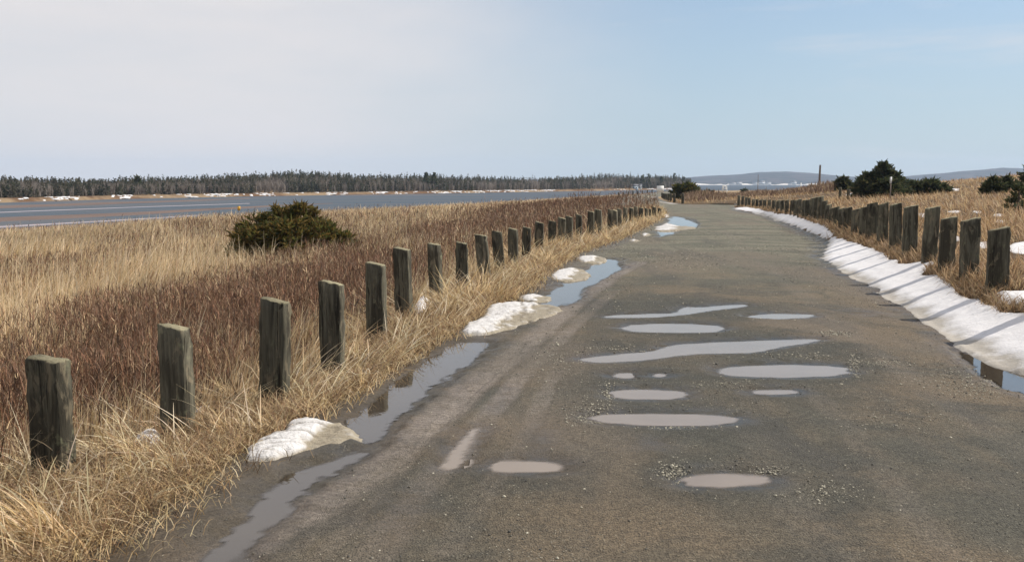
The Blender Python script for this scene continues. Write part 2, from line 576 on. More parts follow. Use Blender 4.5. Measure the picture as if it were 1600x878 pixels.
PUD = [
    (ell(1133, 745, 74, 12), 'muddy oval puddle nearest the camera on the right, ringed by pale stones'),
    (ell(820, 724, 63, 11), 'muddy puddle nearest the camera on the left, beside a wet tyre track'),
    ([(908, 648), (950, 642), (1040, 640), (1130, 643), (1164, 649), (1150, 658), (1080, 663), (980, 661), (930, 656)],
     'long muddy puddle across the road just behind the two nearest ones'),
    (ell(1013, 613, 65, 8.5), 'medium oval puddle just behind the long near one, left of the small right puddle'),
    (ell(1223, 577, 107, 10.5, 26), 'large oval puddle on the right with gravel heaped at its right end'),
    (ell(1211, 609, 40, 5), 'small thin puddle right of centre, in front of the large oval one'),
    (ell(977, 583.5, 23, 5), 'small puddle in front of the S-shaped one, left of the tiniest puddle'),
    (ell(1031, 583, 13, 3), 'tiniest puddle, just right of another small one mid-road'),
    ([(900, 558), (950, 551), (1018, 546), (1030, 540), (1060, 533), (1150, 530), (1240, 527), (1287, 528), (1280, 532), (1220, 540), (1180, 550),
      (1080, 550), (1040, 556), (1000, 561), (940, 565), (905, 562)], 'longest S-shaped puddle stretching across the middle of the road'),
    (ell(1052, 510.5, 84, 7.5, 26), 'oval puddle behind the S-shaped one, left of the road centre'),
    (ell(1219, 492, 54, 4.3), 'thin blue-reflecting puddle at the right end of the farthest pair'),
    ([(938, 492), (1000, 488), (1056, 487), (1058, 481), (1072, 476), (1092, 478), (1130, 474), (1170, 473), (1169, 478), (1112, 483), (1075, 490),
      (1010, 495), (945, 496)], 'winding thin blue-reflecting puddle farthest up the road'),
    ([(752, 662), (738, 685), (722, 704), (728, 716), (716, 727), (688, 729), (698, 710), (715, 690), (734, 668)], 'narrow wet tyre rut holding muddy water left of the puddles'),
]
DITCH = [
    ([(285, 900), (320, 850), (405, 772), (425, 748), (480, 724), (545, 704), (590, 684), (604, 690), (560, 715), (530, 730), (472, 770), (420, 815), (385, 852), (350, 900)],
     'ditch water nearest the camera at the left road edge, reflecting a post'),
    ([(522, 660), (570, 636), (600, 608), (650, 574), (690, 542), (720, 531), (775, 531), (745, 556), (695, 590), (640, 632), (606, 668), (572, 692), (552, 676)],
     'long ditch pool behind the near snow patch, reflecting sky and dry grass'),
    ([(838, 478), (850, 458), (880, 440), (912, 422), (935, 404), (978, 403), (962, 422), (932, 441), (906, 457), (884, 478)],
     'shallow ditch pool beside the snow patches midway along the left edge'),
    ([(1040, 352), (1046, 340), (1060, 337), (1078, 346), (1095, 350), (1068, 358), (1040, 368), (1022, 372)],
     'distant meltwater pool among snow at the left bend of the road'),
    ([(1482, 542), (1496, 537), (1512, 549), (1540, 560), (1570, 574), (1640, 586), (1640, 622), (1590, 612), (1548, 592), (1512, 566)],
     'meltwater pool under the right snow bank, mirroring blue sky'),
]
SNOW = [  # outline, thickness, dirty, label
    ([(1140, 326), (1190, 335), (1215, 346), (1245, 354), (1288, 370), (1300, 378), (1279, 398), (1300, 412), (1330, 432), (1380, 460), (1410, 476), (1440, 499),
      (1470, 517), (1490, 538), (1530, 555), (1560, 572), (1640, 582), (1720, 610), (1900, 690), (2060, 760), (2060, 620), (1900, 560), (1720, 510), (1600, 487), (1562, 491), (1556, 480), (1537, 477), (1530, 467),
      (1507, 466), (1490, 452), (1465, 432), (1440, 425), (1474, 410), (1435, 411), (1410, 414), (1406, 405), (1392, 406), (1385, 399), (1360, 386),
      (1327, 377), (1307, 371), (1295, 355), (1260, 344), (1245, 336), (1200, 331), (1160, 323)], .038, 0,
     'long white snow bank along the right road edge, striped by post shadows'),
    ([(1548, 462), (1575, 455), (1640, 452), (1640, 480), (1585, 478), (1560, 472)], .025, 0, 'white snow patch behind the nearest right post at the frame edge'),
    ([(383, 712), (395, 692), (435, 680), (445, 662), (478, 655), (520, 660), (548, 664), (565, 680), (540, 694), (500, 700), (470, 712), (425, 722), (390, 722)], .024, 1,
     'yellowed lumpy snow patch nearest the camera beside the left ditch'),
    ([(708, 525), (725, 508), (755, 495), (760, 480), (780, 473), (830, 474), (870, 479), (868, 488), (830, 500), (800, 514), (760, 524)], .022, 1,
     'largest snow patch on the left road edge, brownish at its rim'),
    ([(804, 468), (812, 461), (850, 462), (858, 469), (830, 472)], .016, 1, 'thin snow strip touching the back of the largest left patch'),
    ([(860, 436), (872, 424), (890, 419), (912, 423), (915, 432), (890, 440)], .018, 1, 'rounded snow patch beside the mid-distance ditch pool'),
    ([(902, 406), (908, 401), (940, 402), (948, 407), (920, 412)], .022, 1, 'small snow patch behind the rounded one on the left edge'),
    ([(976, 376), (990, 373), (1004, 376), (990, 379)], .016, 1, 'tiny snow strip on the left edge before the bend'),
    ([(998, 367), (1008, 364), (1017, 367), (1006, 370)], .016, 1, 'tiny snow scrap just beyond the strip before the bend'),
    ([(1020, 361), (1036, 348), (1050, 349), (1052, 354), (1082, 353), (1080, 358), (1050, 360)], .018, 1, 'snow patch spreading onto the road at the left bend'),
    ([(1034, 336), (1044, 335), (1048, 339), (1036, 341)], .022, 1, 'small snow patch beside the last posts of the left row'),
    ([(645, 494), (650, 474), (664, 464), (674, 472), (670, 488)], .10, 0, 'snow lump caught in grass behind the sixth left post'),
    ([(200, 700), (215, 684), (252, 676), (256, 688), (230, 698)], .07, 0, 'snow scrap in the grass just left of the second left post'),
    ([(110, 714), (118, 702), (136, 702), (138, 712)], .016, 0, 'snow scrap in the grass just right of the nearest left post'),
    ([(302, 648), (308, 634), (334, 633), (332, 645)], .016, 0, 'snow scrap in the grass right of the second left post'),
    ([(394, 628), (398, 616), (410, 614), (410, 626)], .016, 0, 'snow scrap at the foot of the third left post'),
    ([(1022, 319), (1026, 315), (1046, 317), (1070, 320), (1060, 322), (1035, 322)], .10, 0, 'snow strip below the far posts past the bend'),
    ([(976, 311), (985, 307), (1025, 306), (1026, 309), (1000, 312)], .10, 0, 'distant snow strip left of the signboard'),
    ([(602, 334), (622, 329), (642, 327), (648, 331), (618, 336)], .10, 0, 'distant snow patch on the marsh edge near the water'),
    ([(1466, 366), (1500, 369), (1512, 377), (1470, 374)], .012, 0, 'snow streak between the third and fourth right posts'),
    ([(1528, 379), (1545, 377), (1552, 387), (1530, 389)], .012, 0, 'snow streak just right of the second right post'),
    ([(1575, 380), (1620, 376), (1620, 396), (1580, 398)], .012, 0, 'snow patch right of the nearest right post in the field'),
    ([(1436, 335), (1446, 333), (1448, 338), (1438, 340)], .012, 0, 'small snow fleck right of the fifth right post'),
    ([(1482, 331), (1494, 329), (1502, 331), (1494, 333)], .016, 0, 'left fleck of the snow flecks across the right field'),
    ([(1518, 330), (1524, 328), (1532, 330), (1530, 334), (1520, 333)], .016, 0, 'middle fleck of the snow flecks across the right field'),
    ([(1554, 336), (1560, 334), (1568, 336), (1562, 339)], .016, 0, 'right fleck of the snow flecks, left of the tiny spruce'),
    ([(1552, 346), (1562, 344), (1574, 346), (1564, 349)], .016, 0, 'snow fleck just below and left of the tiny spruce'),
    ([(1480, 297), (1484, 295), (1496, 295), (1498, 298), (1488, 299)], .03, 0, 'far snow patch at the right end of the low juniper'),
    ([(1322, 305), (1328, 302), (1340, 303), (1342, 307), (1330, 308)], .03, 0, 'far snow patch at the left foot of the big spruce'),
]
PUDW = [chaikin(world_poly(p, False)) for p, _ in PUD]
DITW = [chaikin(world_poly(p, False)) for p, _ in DITCH]
SNOWW = [chaikin(world_poly(p[0])) for p in SNOW]

# ------------------------------------------------------------------ terrain sheet
ys = np.concatenate([np.linspace(-14, 2, 40)[:-1], np.geomspace(2, 440, 420)])
sg = np.linspace(-1, 1, 361)
ss = np.sinh(sg * 6.2) / np.sinh(6.2) * 330
Y, S = np.meshgrid(ys, ss, indexing='ij')
X = S + .5 * (e_l(Y) + e_r(Y)) * np.exp(-np.abs(S) / 80)
Z = base_z(X, Y)
el, er = e_l(Y), e_r(Y)
inside = np.minimum(X - (el - .25), (er + .15) - X)
Z = Z - 0.22 * sstep(0, .35, inside)
Lp = x_l(Y) - X
redm = np.clip(sstep(-.3, .8, Lp) * (1 - sstep(7, 13, Lp + 5 * fbm(X * .12, Y * .12, 21))) + .0, 0, 1)
far_red = sstep(.03, .16, fbm(X * .045, Y * .03, 33, 3)) * (Lp > 6)


def red_mask(x, y):
    L = x_l(y) - x
    near = sstep(-.1, .8, L) * (1 - sstep(2.8, 7.0, L + 7.0 * fbm(x * .16, y * .10, 21, 4) - .07 * np.clip(y - 15, 0, 40)))
    ridge = sstep(20, 44, y) * (L > np.where(y > 44, -2.2, .4)) * (1 - sstep(8, 15, L + 6 * fbm(x * .05, y * .03, 23))) * .95
    blot = sstep(.07, .18, fbm(x * .05, y * .035, 33, 3)) * sstep(9, 14, L) * .45
    hol = .12 + .88 * sstep(-.13, .07, fbm(x * .7, y * .5, 25, 4))
    return np.clip(np.maximum(np.maximum(near, blot) * hol, ridge * (.55 + .45 * hol)), 0, 1)


terr = raw_mesh('ground', np.stack([X, Y, Z], -1).reshape(-1, 3), grid_faces(*X.shape)[:, ::-1], M['ground'],
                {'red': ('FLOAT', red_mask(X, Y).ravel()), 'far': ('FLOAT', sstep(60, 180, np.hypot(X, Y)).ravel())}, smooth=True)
tag(terr, kind='structure')

# ------------------------------------------------------------------ gravel road
ys = np.concatenate([np.linspace(-10, 2.2, 60)[:-1], np.geomspace(2.2, 85, 1000)[:-1], np.geomspace(85, 380, 120)])
us = np.linspace(0, 1, 330)
Y, U = np.meshgrid(ys, us, indexing='ij')
x0, x1 = e_l(Y) - .5, e_r(Y) + .45
X = x0 + (x1 - x0) * U
nr = .016 * fbm(X * 1.3, Y * 1.3, 50, 4) + .010 * fbm(X * 7, Y * 7, 51, 4) + .022 * fbm(X * .5, Y * .35, 52, 2)
Zr0 = base_z(X, Y, False)
Zr = Zr0 + nr
wet = np.zeros_like(X); mudm = np.zeros_like(X); trk = np.zeros_like(X); along = Y * 1.03


def carve(P, W, depth_slope, reach, wreach, rag=.04):
    """press a hollow into the road so that water at level W has the outline P"""
    global Zr, wet
    b0, b1 = P.min(0) - reach - 1, P.max(0) + reach + 1
    m = (X > b0[0]) & (X < b1[0]) & (Y > b0[1]) & (Y < b1[1])
    sd = sdist(X[m], Y[m], P)
    far_ = np.clip(Y[m] / 10, .8, 4) ** 1.3
    sd = sd + rag * far_ * fbm(X[m] * 6 / far_, Y[m] * 6 / far_, 60, 4)
    z = Zr[m]
    Zr[m] = np.where(sd > 0, np.minimum(z, W - np.minimum(depth_slope * sd, .05)),
                     np.where(sd > -reach, W + (np.maximum(z, W + .004) - W) * sstep(0, reach, -sd), z))
    wet[m] = np.maximum(wet[m], 1 - sstep(0, wreach, -sd))
    return sd


levels = []
for P in PUDW:
    w = float(np.mean(base_z(P[:, 0], P[:, 1], False))) - .016
    levels.append(w)
    carve(P, w, .12, .16, .22)
dlev = []
for P in DITW:
    w = float(np.mean(base_z(P[:, 0], P[:, 1], False))) - .022
    dlev.append(w)
    carve(P, w, .22, .12, .35, .24)
# damp hollow between the near puddles, and the wet left margin
for (cx, cy, rx, ry) in ((1018, 692, 45, 16), (850, 690, 30, 40), (620, 800, 60, 60), (1360, 490, 40, 10), (700, 600, 50, 40)):
    P = world_poly(ell(cx, cy, rx, ry), False)
    c = P.mean(0); s_ = P.std(0) * 1.3 + .02
    wet = np.maximum(wet, .75 * np.exp(-(((X - c[0]) / s_[0]) ** 2 + ((Y - c[1]) / s_[1]) ** 2)))
dl = X - e_l(Y)
wet = np.maximum(wet, .85 * (1 - sstep(.25, .95, dl + .5 * fbm(X * 1.5, Y * .7, 71))) * sstep(-.6, -.1, dl) * (1 - sstep(24, 34, Y)))
dr = e_r(Y) - X
wet = np.maximum(wet, .9 * (1 - sstep(.05, .45, dr + .4 * fbm(X * 2, Y * 1, 72))))
TRACKS = [  # tyre marks, near to far (image line on the road plane), half width, strength
    ([(300, 905), (420, 830), (560, 752), (640, 690), (740, 600), (800, 555), (850, 515), (905, 470), (960, 430), (1000, 410)], .17, 1.0),
    ([(560, 900), (650, 775), (720, 702), (762, 650), (810, 590), (865, 540), (905, 500), (960, 455)], .10, .8),
    ([(700, 860), (760, 770), (815, 690), (845, 630), (858, 600), (870, 580)], .07, .45),
    ([(330, 930), (470, 850), (590, 745), (660, 690), (760, 600), (850, 520)], .06, .55),
    ([(470, 900), (590, 775), (690, 655), (770, 575), (830, 525)], .05, .6),
    ([(1500, 900), (1400, 760), (1320, 660), (1280, 620)], .10, .16),
    ([(1700, 760), (1560, 680), (1440, 600), (1330, 520), (1240, 450), (1180, 400), (1130, 360)], .16, .22),
    ([(1330, 900), (1250, 800), (1180, 680)], .14, .15),
]
for pts, hw, st in TRACKS:
    P = np.array([hit(p[0], p[1], False) for p in pts])
    m = (Y > 2.2) & (Y < P[:, 1].max() + 1)
    xs_, ys_ = X[m], Y[m]
    d = np.full(xs_.shape, 1e9); sl = np.zeros(xs_.shape); acc = 0
    for i in range(len(P) - 1):
        e = P[i + 1] - P[i]; ln = np.hypot(*e)
        t = np.clip(((xs_ - P[i, 0]) * e[0] + (ys_ - P[i, 1]) * e[1]) / ln ** 2, 0, 1)
        dd = np.hypot(xs_ - P[i, 0] - t * e[0], ys_ - P[i, 1] - t * e[1])
        k = dd < d
        sl[k] = acc + t[k] * ln; d[k] = dd[k]; acc += ln
    brk = (.55 if st == 1.0 else .25) + (.45 if st == 1.0 else .75) * sstep(-.18, .14, fbm(xs_ * .9, ys_ * .6, 80, 4))
    q = (1 - sstep(hw * .45, hw * 1.3, d + .06 * fbm(xs_ * 5, ys_ * 3, 81, 3))) * st * brk
    Zr[m] -= .009 * q - .004 * np.exp(-((d - hw * 1.35) / (hw * .3)) ** 2) * st * brk
    trk[m] = np.maximum(trk[m], q); mudm[m] = np.maximum(mudm[m], q * .8)
    if st >= .7: wet[m] = np.maximum(wet[m], .7 * q * sstep(-.05, .12, fbm(xs_ * 1.3, ys_ * .6, 83, 2)))
    k = q > .05
    tmp = along[m]; tmp[k] = sl[k]; along[m] = tmp
mudm = np.maximum(mudm, sstep(.02, .16, fbm(X * .55, Y * .3, 90, 3)) * .8)
mudm = np.maximum(mudm, (1 - sstep(.0, .7, dl)) * .9)
# the outer rims dive under the verge
Zr = Zr - .25 * (1 - sstep(0, .035, U)) - .25 * sstep(.955, 1, U)
grav = np.zeros_like(X)
for P in PUDW[:12]:
    c = P.mean(0); hw_ = (P.max(0) - P.min(0)) / 2 + np.array([.45, .55])
    grav = np.maximum(grav, np.exp(-(((X - c[0]) / hw_[0]) ** 2 + ((Y - c[1]) / hw_[1]) ** 2) ** 2))
grav = np.clip(grav * (1 + 1.6 * fbm(X * 1.8, Y * 1.2, 97, 4)), 0, 1)
sand = np.clip(sstep(10, 24, Y + 5 * fbm(X * .3, Y * .15, 95)), 0, 1)
road = raw_mesh('road', np.stack([X, Y, Zr], -1).reshape(-1, 3), grid_faces(*X.shape)[:, ::-1], M['road'],
                {'wet': ('FLOAT', wet.ravel()), 'mud': ('FLOAT', mudm.ravel()), 'track': ('FLOAT', trk.ravel()), 'along': ('FLOAT', along.ravel()),
                 'sand': ('FLOAT', sand.ravel()), 'grav': ('FLOAT', grav.ravel())}, smooth=True)
tag(road, kind='structure')


def road_z(x, y):
    """height of the finished road mesh, nearest grid point"""
    j = np.clip(np.searchsorted(ys, y), 1, len(ys) - 1)
    u = (x - (e_l(y) - .5)) / (e_r(y) + .45 - (e_l(y) - .5))
    k = np.clip((u * (len(us) - 1) + .5).astype(int), 0, len(us) - 1)
    return Zr[j, k]


def flat_sheet(name, P, z, grow, mat, step, soft):
    lo, hi = P.min(0) - grow - step, P.max(0) + grow + step
    nx = max(8, min(160, int((hi[0] - lo[0]) / step))); ny = max(8, min(260, int((hi[1] - lo[1]) / step)))
    gx, gy = np.meshgrid(np.linspace(lo[0], hi[0], nx), np.linspace(lo[1], hi[1], ny), indexing='ij')
    sd = sdist(gx, gy, P)
    q = grid_faces(nx, ny)
    keep = (sd.ravel()[q] > -grow).any(1)
    q = q[keep]
    c = P.mean(0)
    V = np.stack([gx - c[0], gy - c[1], np.zeros_like(gx)], -1).reshape(-1, 3)
    u = np.unique(q); re = np.zeros(len(V), int); re[u] = np.arange(len(u))
    dp = np.clip((z - road_z(gx.ravel(), gy.ravel())) / soft, 0, 1)
    o = raw_mesh(name, V[u], re[q], mat, {'deep': ('FLOAT', dp[u])})
    o.location = (c[0], c[1], z)
    return o


for (px, lab), P, w in zip(PUD, PUDW, levels):
    o = flat_sheet('puddle', P, w, .09, M['puddle'], .028, .005)
    tag(o, lab, 'puddle', 'puddles in the gravel road')
for (px, lab), P, w in zip(DITCH, DITW, dlev):
    o = flat_sheet('ditch_pool', P, w, .07, M['ditch'], .035, .008)
    tag(o, lab, 'pool', 'meltwater pools along the road edges')


def snow_patch(P, th, dirty, label, n=None):
    lo, hi = P.min(0) - .25, P.max(0) + .25
    area = (hi - lo).prod()
    big = area > 60
    step = max(.012, math.sqrt(area / 20000)) if not big else None
    if big:   # the long bank: a grid that follows the road edge
        yy = np.geomspace(max(lo[1], 3.6), hi[1], 760); uu = np.linspace(-.9, 2.6, 110)
        gy, gu = np.meshgrid(yy, uu, indexing='ij'); gx = e_r(gy) + gu
    else:
        gx, gy = np.meshgrid(np.arange(lo[0], hi[0], step), np.arange(lo[1], hi[1], step), indexing='ij')
    sd = sdist(gx, gy, P)
    sc_ = np.clip(gy / 12, .4, 2.5)
    sc_ = np.clip(sc_, .5, 1.1) if big else sc_
    sd = sd + (.30 if big else .34) * sc_ * fbm(gx * 2.8 / sc_, gy * 2.4 / sc_, 101, 5)
    if dirty: sd = sd + .09 * np.clip(sc_, .5, 1.5) * fbm(gx * 11, gy * 11, 102, 3)
    rim = .07 * np.clip(sc_, .6, 1.5)
    g = base_z(gx, gy)
    b1 = vnoise(gx * 6.5, gy * 5, 103); b2 = vnoise(gx * 15, gy * 13, 107)
    wx_ = gx + .05 * fbm(gx * 9, gy * 9, 111, 2); wy_ = gy + .05 * fbm(gx * 9, gy * 9, 112, 2)
    w1 = np.sqrt(np.clip(1 - (worley(wx_ * 4.2, wy_ * 3.4, 113) / .95) ** 2, 0, 1)); w2 = np.sqrt(np.clip(1 - (worley(wx_ * 11, wy_ * 9, 117) / .95) ** 2, 0, 1))
    lump = (.05 + 1.7 * w1 ** 1.5 + .7 * w2 + .6 * (b1 - .5)) if dirty else (.85 + .3 * (b1 - .5) + .12 * (b2 - .5))
    crev_shade = np.clip(1.15 - 1.7 * w1, 0, 1) * (sd > .02) * sstep(-.12, .1, fbm(gx * 3, gy * 3, 119, 2)) if dirty else np.zeros_like(gx)
    if dirty:      # melt ledges: thin creases across the patch, their shade put into the colour
        v_ = vnoise(gx * 3.0 + .6 * fbm(gx * 6, gy * 6, 121, 2), gy * 8.5 / np.clip(sc_, .5, 2), 120)
        led = np.clip(1 - np.abs(2 * v_ - 1) * 5.5, 0, 1) * (sd > .03)
        crev_shade = np.clip(crev_shade + .9 * led, 0, 1); lump = np.maximum(lump - .7 * led, .03)
    rq = gx - e_l(gy)
    if dirty:      # the side towards the road has melted to thin stained ice
        md = np.median(rq[sd > 0]) if (sd > 0).any() else 0; wd_ = np.std(rq[sd > 0]) + .02 if (sd > 0).any() else .1
        icy = sstep(md + .25 * wd_, md + .75 * wd_, rq + 1.9 * wd_ * fbm(gx * 6, gy * 6, 108, 5))
    else:
        icy = (1 - sstep(.0, .26, (gx - e_r(gy)) + .3 * fbm(gx * 2.5, gy * 2.5, 109, 3))) if big else np.zeros_like(gx)
    th_ = th * (1 - .82 * icy)
    h = np.where(sd > 0, th_ * (1 - np.exp(-np.maximum(sd, 0) / rim)) * lump + .004, .004 + sd * .6)
    z = g + h
    if not dirty: z = z + .015 * fbm(gx * 1.2, gy * 1.2, 104, 2) + .006 * fbm(gx * 14, gy * 14, 105, 3)
    edge = np.maximum((1 - sstep(0, rim * .8, sd)) * (.9 if dirty else .35), icy)
    q = grid_faces(*gx.shape)
    q = q[(sd.ravel()[q] > -.10).all(1)]
    if len(q) < 4: return None
    c = P.mean(0)
    V = np.stack([gx - c[0], gy - c[1], z], -1).reshape(-1, 3)
    u = np.unique(q); re = np.zeros(len(V), int); re[u] = np.arange(len(u))
    fl = re[q] if big is False else re[q]
    fl = fl[:, ::-1] if not big else fl[:, ::-1]
    if not big: fl = fl[:, ::-1]
    o = raw_mesh('snow_bank' if big else 'snow_patch', V[u], fl, M['dirty_snow'] if dirty else M['snow'], {'edge': ('FLOAT', edge.ravel()[u]), 'crev_shade': ('FLOAT', crev_shade.ravel()[u])}, smooth=True)
    o.location = (c[0], c[1], 0)
    return tag(o, label, 'snow bank' if big else 'snow', None if big else 'melting snow patches')


for (px, th, dirty, lab), P in zip(SNOW, SNOWW):
    snow_patch(P, th, dirty, lab)

# ------------------------------------------------------------------ loose stones


def stones(N_pts, size, cols, name):
    n = len(N_pts)
    base = np.array([(1, 0, 0), (-1, 0, 0), (0, 1, 0), (0, -1, 0), (0, 0, 1), (.6, .6, .5), (-.6, .6, .5), (-.6, -.6, .5), (.6, -.6, .5)], float)
    tri = np.array([(0, 2, 5), (2, 1, 6), (1, 3, 7), (3, 0, 8), (4, 5, 6), (4, 6, 7), (4, 7, 8), (4, 8, 5), (2, 6, 5), (1, 7, 6), (3, 8, 7), (0, 5, 8)])
    jit = rng.uniform(.65, 1.3, (n, 9, 3))
    V = base[None] * jit * np.array([1, 1, .75])
    a = rng.uniform(0, 2 * PI, n); c, s_ = np.cos(a), np.sin(a)
    st = rng.uniform(.7, 1.5, n)
    vx = V[:, :, 0] * st[:, None]; vy = V[:, :, 1]
    V = np.stack([vx * c[:, None] - vy * s_[:, None], vx * s_[:, None] + vy * c[:, None], V[:, :, 2]], -1) * size[:, None, None]
    V = V + N_pts[:, None, :]
    Fc = (tri[None] + (np.arange(n) * 9)[:, None, None]).reshape(-1, 3)
    o = raw_mesh(name, V.reshape(-1, 3), Fc, M['stone'], {'col': ('FLOAT_COLOR', np.repeat(cols, 9, 0))})
    return tag(o, kind='stuff')


n = 52000
yy = np.exp(rng.uniform(math.log(3.0), math.log(34), n))
xx = e_l(yy) + .1 + rng.uniform(0, 1, n) * (e_r(yy) - e_l(yy) - .1)
dens = sstep(-.06, .20, fbm(xx * .8, yy * .5, 120, 4)) * .9 + .10
near_pud = np.zeros(n); in_w = np.zeros(n, bool)
for P in PUDW[:12]:
    sd = sdist(xx, yy, P)
    near_pud = np.maximum(near_pud, np.exp(-((sd + .16) / .16) ** 2) * sstep(-.12, .1, fbm(xx * 2.2, yy * 2.2, 122, 2)))
    in_w |= sd > -.01
for P in DITW + SNOWW[:11]:
    in_w |= sdist(xx, yy, P) > -.02
keep = (rng.uniform(0, 1, n) < np.maximum(dens * .55, near_pud)) & ~in_w
# heaps of pale gravel thrown up beside the puddles
HEAPS = [(1055, 735, 22, 12, 260), (1200, 733, 26, 6, 120), (915, 650, 20, 12, 160), (950, 612, 12, 12, 160), (1335, 570, 12, 14, 200), (1380, 568, 40, 6, 160),
         (1305, 522, 25, 4, 160), (960, 545, 50, 4, 120), (1500, 590, 60, 22, 420), (1530, 610, 50, 14, 220), (1250, 556, 60, 5, 160), (930, 640, 40, 14, 200), (1400, 650, 90, 25, 200),
         (1290, 770, 60, 14, 160), (870, 560, 40, 30, 200), (1130, 600, 50, 8, 160), (1050, 665, 60, 4, 120)]
hx, hy = [], []
for (cx, cy, rx, ry, k) in HEAPS:
    for _ in range(int(k * 1.5)):
        p = hit(cx + rng.normal(0, rx * .6), cy + rng.normal(0, ry * .6), False); hx.append(p[0]); hy.append(p[1])
hx, hy = np.array(hx), np.array(hy)
xx = np.concatenate([xx[keep], hx]); yy = np.concatenate([yy[keep], hy])
heap = np.concatenate([np.zeros(keep.sum()), np.ones(len(hx))])
ok = np.ones(len(xx), bool)
for P in PUDW: ok &= sdist(xx, yy, P) < np.where(rng.uniform(0, 1, len(xx)) < .3, .05, .0)
xx, yy, heap = xx[ok], yy[ok], heap[ok]
sz = rng.lognormal(math.log(.0040), .42, len(xx)) * (1 + .2 * heap) * np.clip(yy / 9, .75, 2.2)
sz = np.clip(sz, .002, .013 + .006 * (rng.uniform(0, 1, len(xx)) < .02))
zz = road_z(xx, yy) + sz * .15
w = rng.uniform(0, 1, (len(xx), 1))
cols = np.where(w < .42, np.array([[.075, .072, .062]]), np.where(w < .80, np.array([[.15, .135, .105]]), np.array([[.38, .35, .27]])))
cols = np.where((heap[:, None] > 0) & (rng.uniform(0, 1, (len(xx), 1)) < .55), np.array([[.33, .305, .235]]), cols) * rng.uniform(.75, 1.2, (len(xx), 1))
stones(np.stack([xx, yy, zz], -1), sz, cols, 'gravel')

# ------------------------------------------------------------------ blades


def blades(x, y, z, h, w, az, bend, k, cols, tipcols=None, lean=None):
    """curved tapered blades; az = direction of lean, bend = 0 upright .. 1+ lying over"""
    n = len(x)
    t = np.linspace(0, 1, k + 1)[None, :]
    ang = bend[:, None] * t                                  # lean angle along the blade
    if lean is not None: ang = np.clip(ang + lean[:, None], 0, 1.75)
    dt = 1.0 / k
    hor = np.cumsum(np.sin(ang), 1) * dt; hor = hor - hor[:, :1]
    ver = np.cumsum(np.cos(ang), 1) * dt; ver = ver - ver[:, :1]
    dx, dy = np.cos(az)[:, None], np.sin(az)[:, None]
    cx = x[:, None] + dx * hor * h[:, None]
    cy_ = y[:, None] + dy * hor * h[:, None]
    cz = z[:, None] + ver * h[:, None]
    fa = rng.uniform(0, 2 * PI, n)[:, None]                  # which way the flat of the blade faces
    wd = .5 * w[:, None] * (1 - t ** 1.6 * .88)
    ox, oy = np.cos(fa) * wd, np.sin(fa) * wd
    A = np.stack([cx - ox, cy_ - oy, cz], -1); B = np.stack([cx + ox, cy_ + oy, cz], -1)
    V = np.stack([A, B], 2).reshape(n, 2 * (k + 1), 3)
    b = np.arange(k) * 2
    q = np.stack([b, b + 1, b + 3, b + 2], -1)
    Q = (q[None] + (np.arange(n) * 2 * (k + 1))[:, None, None]).reshape(-1, 4)
    if tipcols is None: tipcols = cols
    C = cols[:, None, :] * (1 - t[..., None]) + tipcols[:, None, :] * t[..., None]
    C = np.repeat(C, 2, 1)
    return V.reshape(-1, 3), Q, C.reshape(-1, 3)


def joinb(parts):
    V, Q, C, n = [], [], [], 0
    for v, q, c in parts:
        V.append(v); Q.append(q + n); C.append(c); n += len(v)
    return np.concatenate(V), np.concatenate(Q), np.concatenate(C)


def pick(cols, n, var=.25):
    c = np.array(cols)[rng.integers(0, len(cols), n)]
    return np.clip(c * rng.uniform(1 - var, 1 + var, (n, 1)) * rng.uniform(.95, 1.05, (n, 3)), 0, 1)


TAN = [(.66, .51, .31), (.54, .39, .21), (.76, .62, .42), (.36, .24, .12), (.60, .46, .28), (.72, .55, .32)]
GOLD = [(.62, .46, .25), (.48, .33, .165), (.76, .62, .40), (.20, .13, .07), (.57, .41, .22), (.31, .20, .10), (.70, .55, .33)]
REDS = [(.200, .104, .060), (.130, .072, .044), (.250, .132, .076), (.092, .060, .042), (.220, .142, .088), (.165, .096, .060)]


def snow_out(x, y, marg=.02):
    m = np.ones(len(x), bool)
    for P in SNOWW:
        b0, b1 = P.min(0) - .1, P.max(0) + .1
        s_ = (x > b0[0]) & (x < b1[0]) & (y > b0[1]) & (y < b1[1])
        if s_.any():
            i = np.where(s_)[0]
            m[i[sdist(x[i], y[i], P) > marg]] = False
    return m


POSTS = []   # filled below before the grass is cut back round them
ymin = 2.6
PX_ = [(75, 5.0), (272, 6.0), (424, 6.9), (517, 7.9), (587, 9.4), (630, 10.9), (682, 12.5), (722, 13.9), (757, 15.1), (781, 16.3), (802, 17.7), (822, 19.1)]


def post_clear(x, y, amt=1.0):
    """0..1: trampled, thin grass at the road-side foot of each left post"""
    c = np.zeros(len(x))
    for px, d in PX_:
        bx = (px - CX) / F * d
        ln = math.hypot(bx, d); ux, uy = -bx / ln, -d / ln
        s_ = (x - bx) * ux + (y - d) * uy; q_ = np.abs((x - bx) * uy - (y - d) * ux)
        c = np.maximum(c, (1 - sstep(.12, .24, q_)) * sstep(-.1, .0, s_) * (1 - sstep(.42, .85, s_)))
    for (pl, *_r, lab), P in zip(SNOW, SNOWW):
        if 'left post' in lab and len(pl) < 7:
            bx, d = P.mean(0); hw = max(.08, (P[:, 0].max() - P[:, 0].min()) * .5)
            ln = math.hypot(bx, d); ux, uy = -bx / ln, -d / ln
            s_ = (x - bx) * ux + (y - d) * uy; q_ = np.abs((x - bx) * uy - (y - d) * ux)
            c = np.maximum(c, (1 - sstep(hw, hw + .10, q_)) * sstep(-.2, -.05, s_) * (1 - sstep(.35, .7, s_)))
    return c


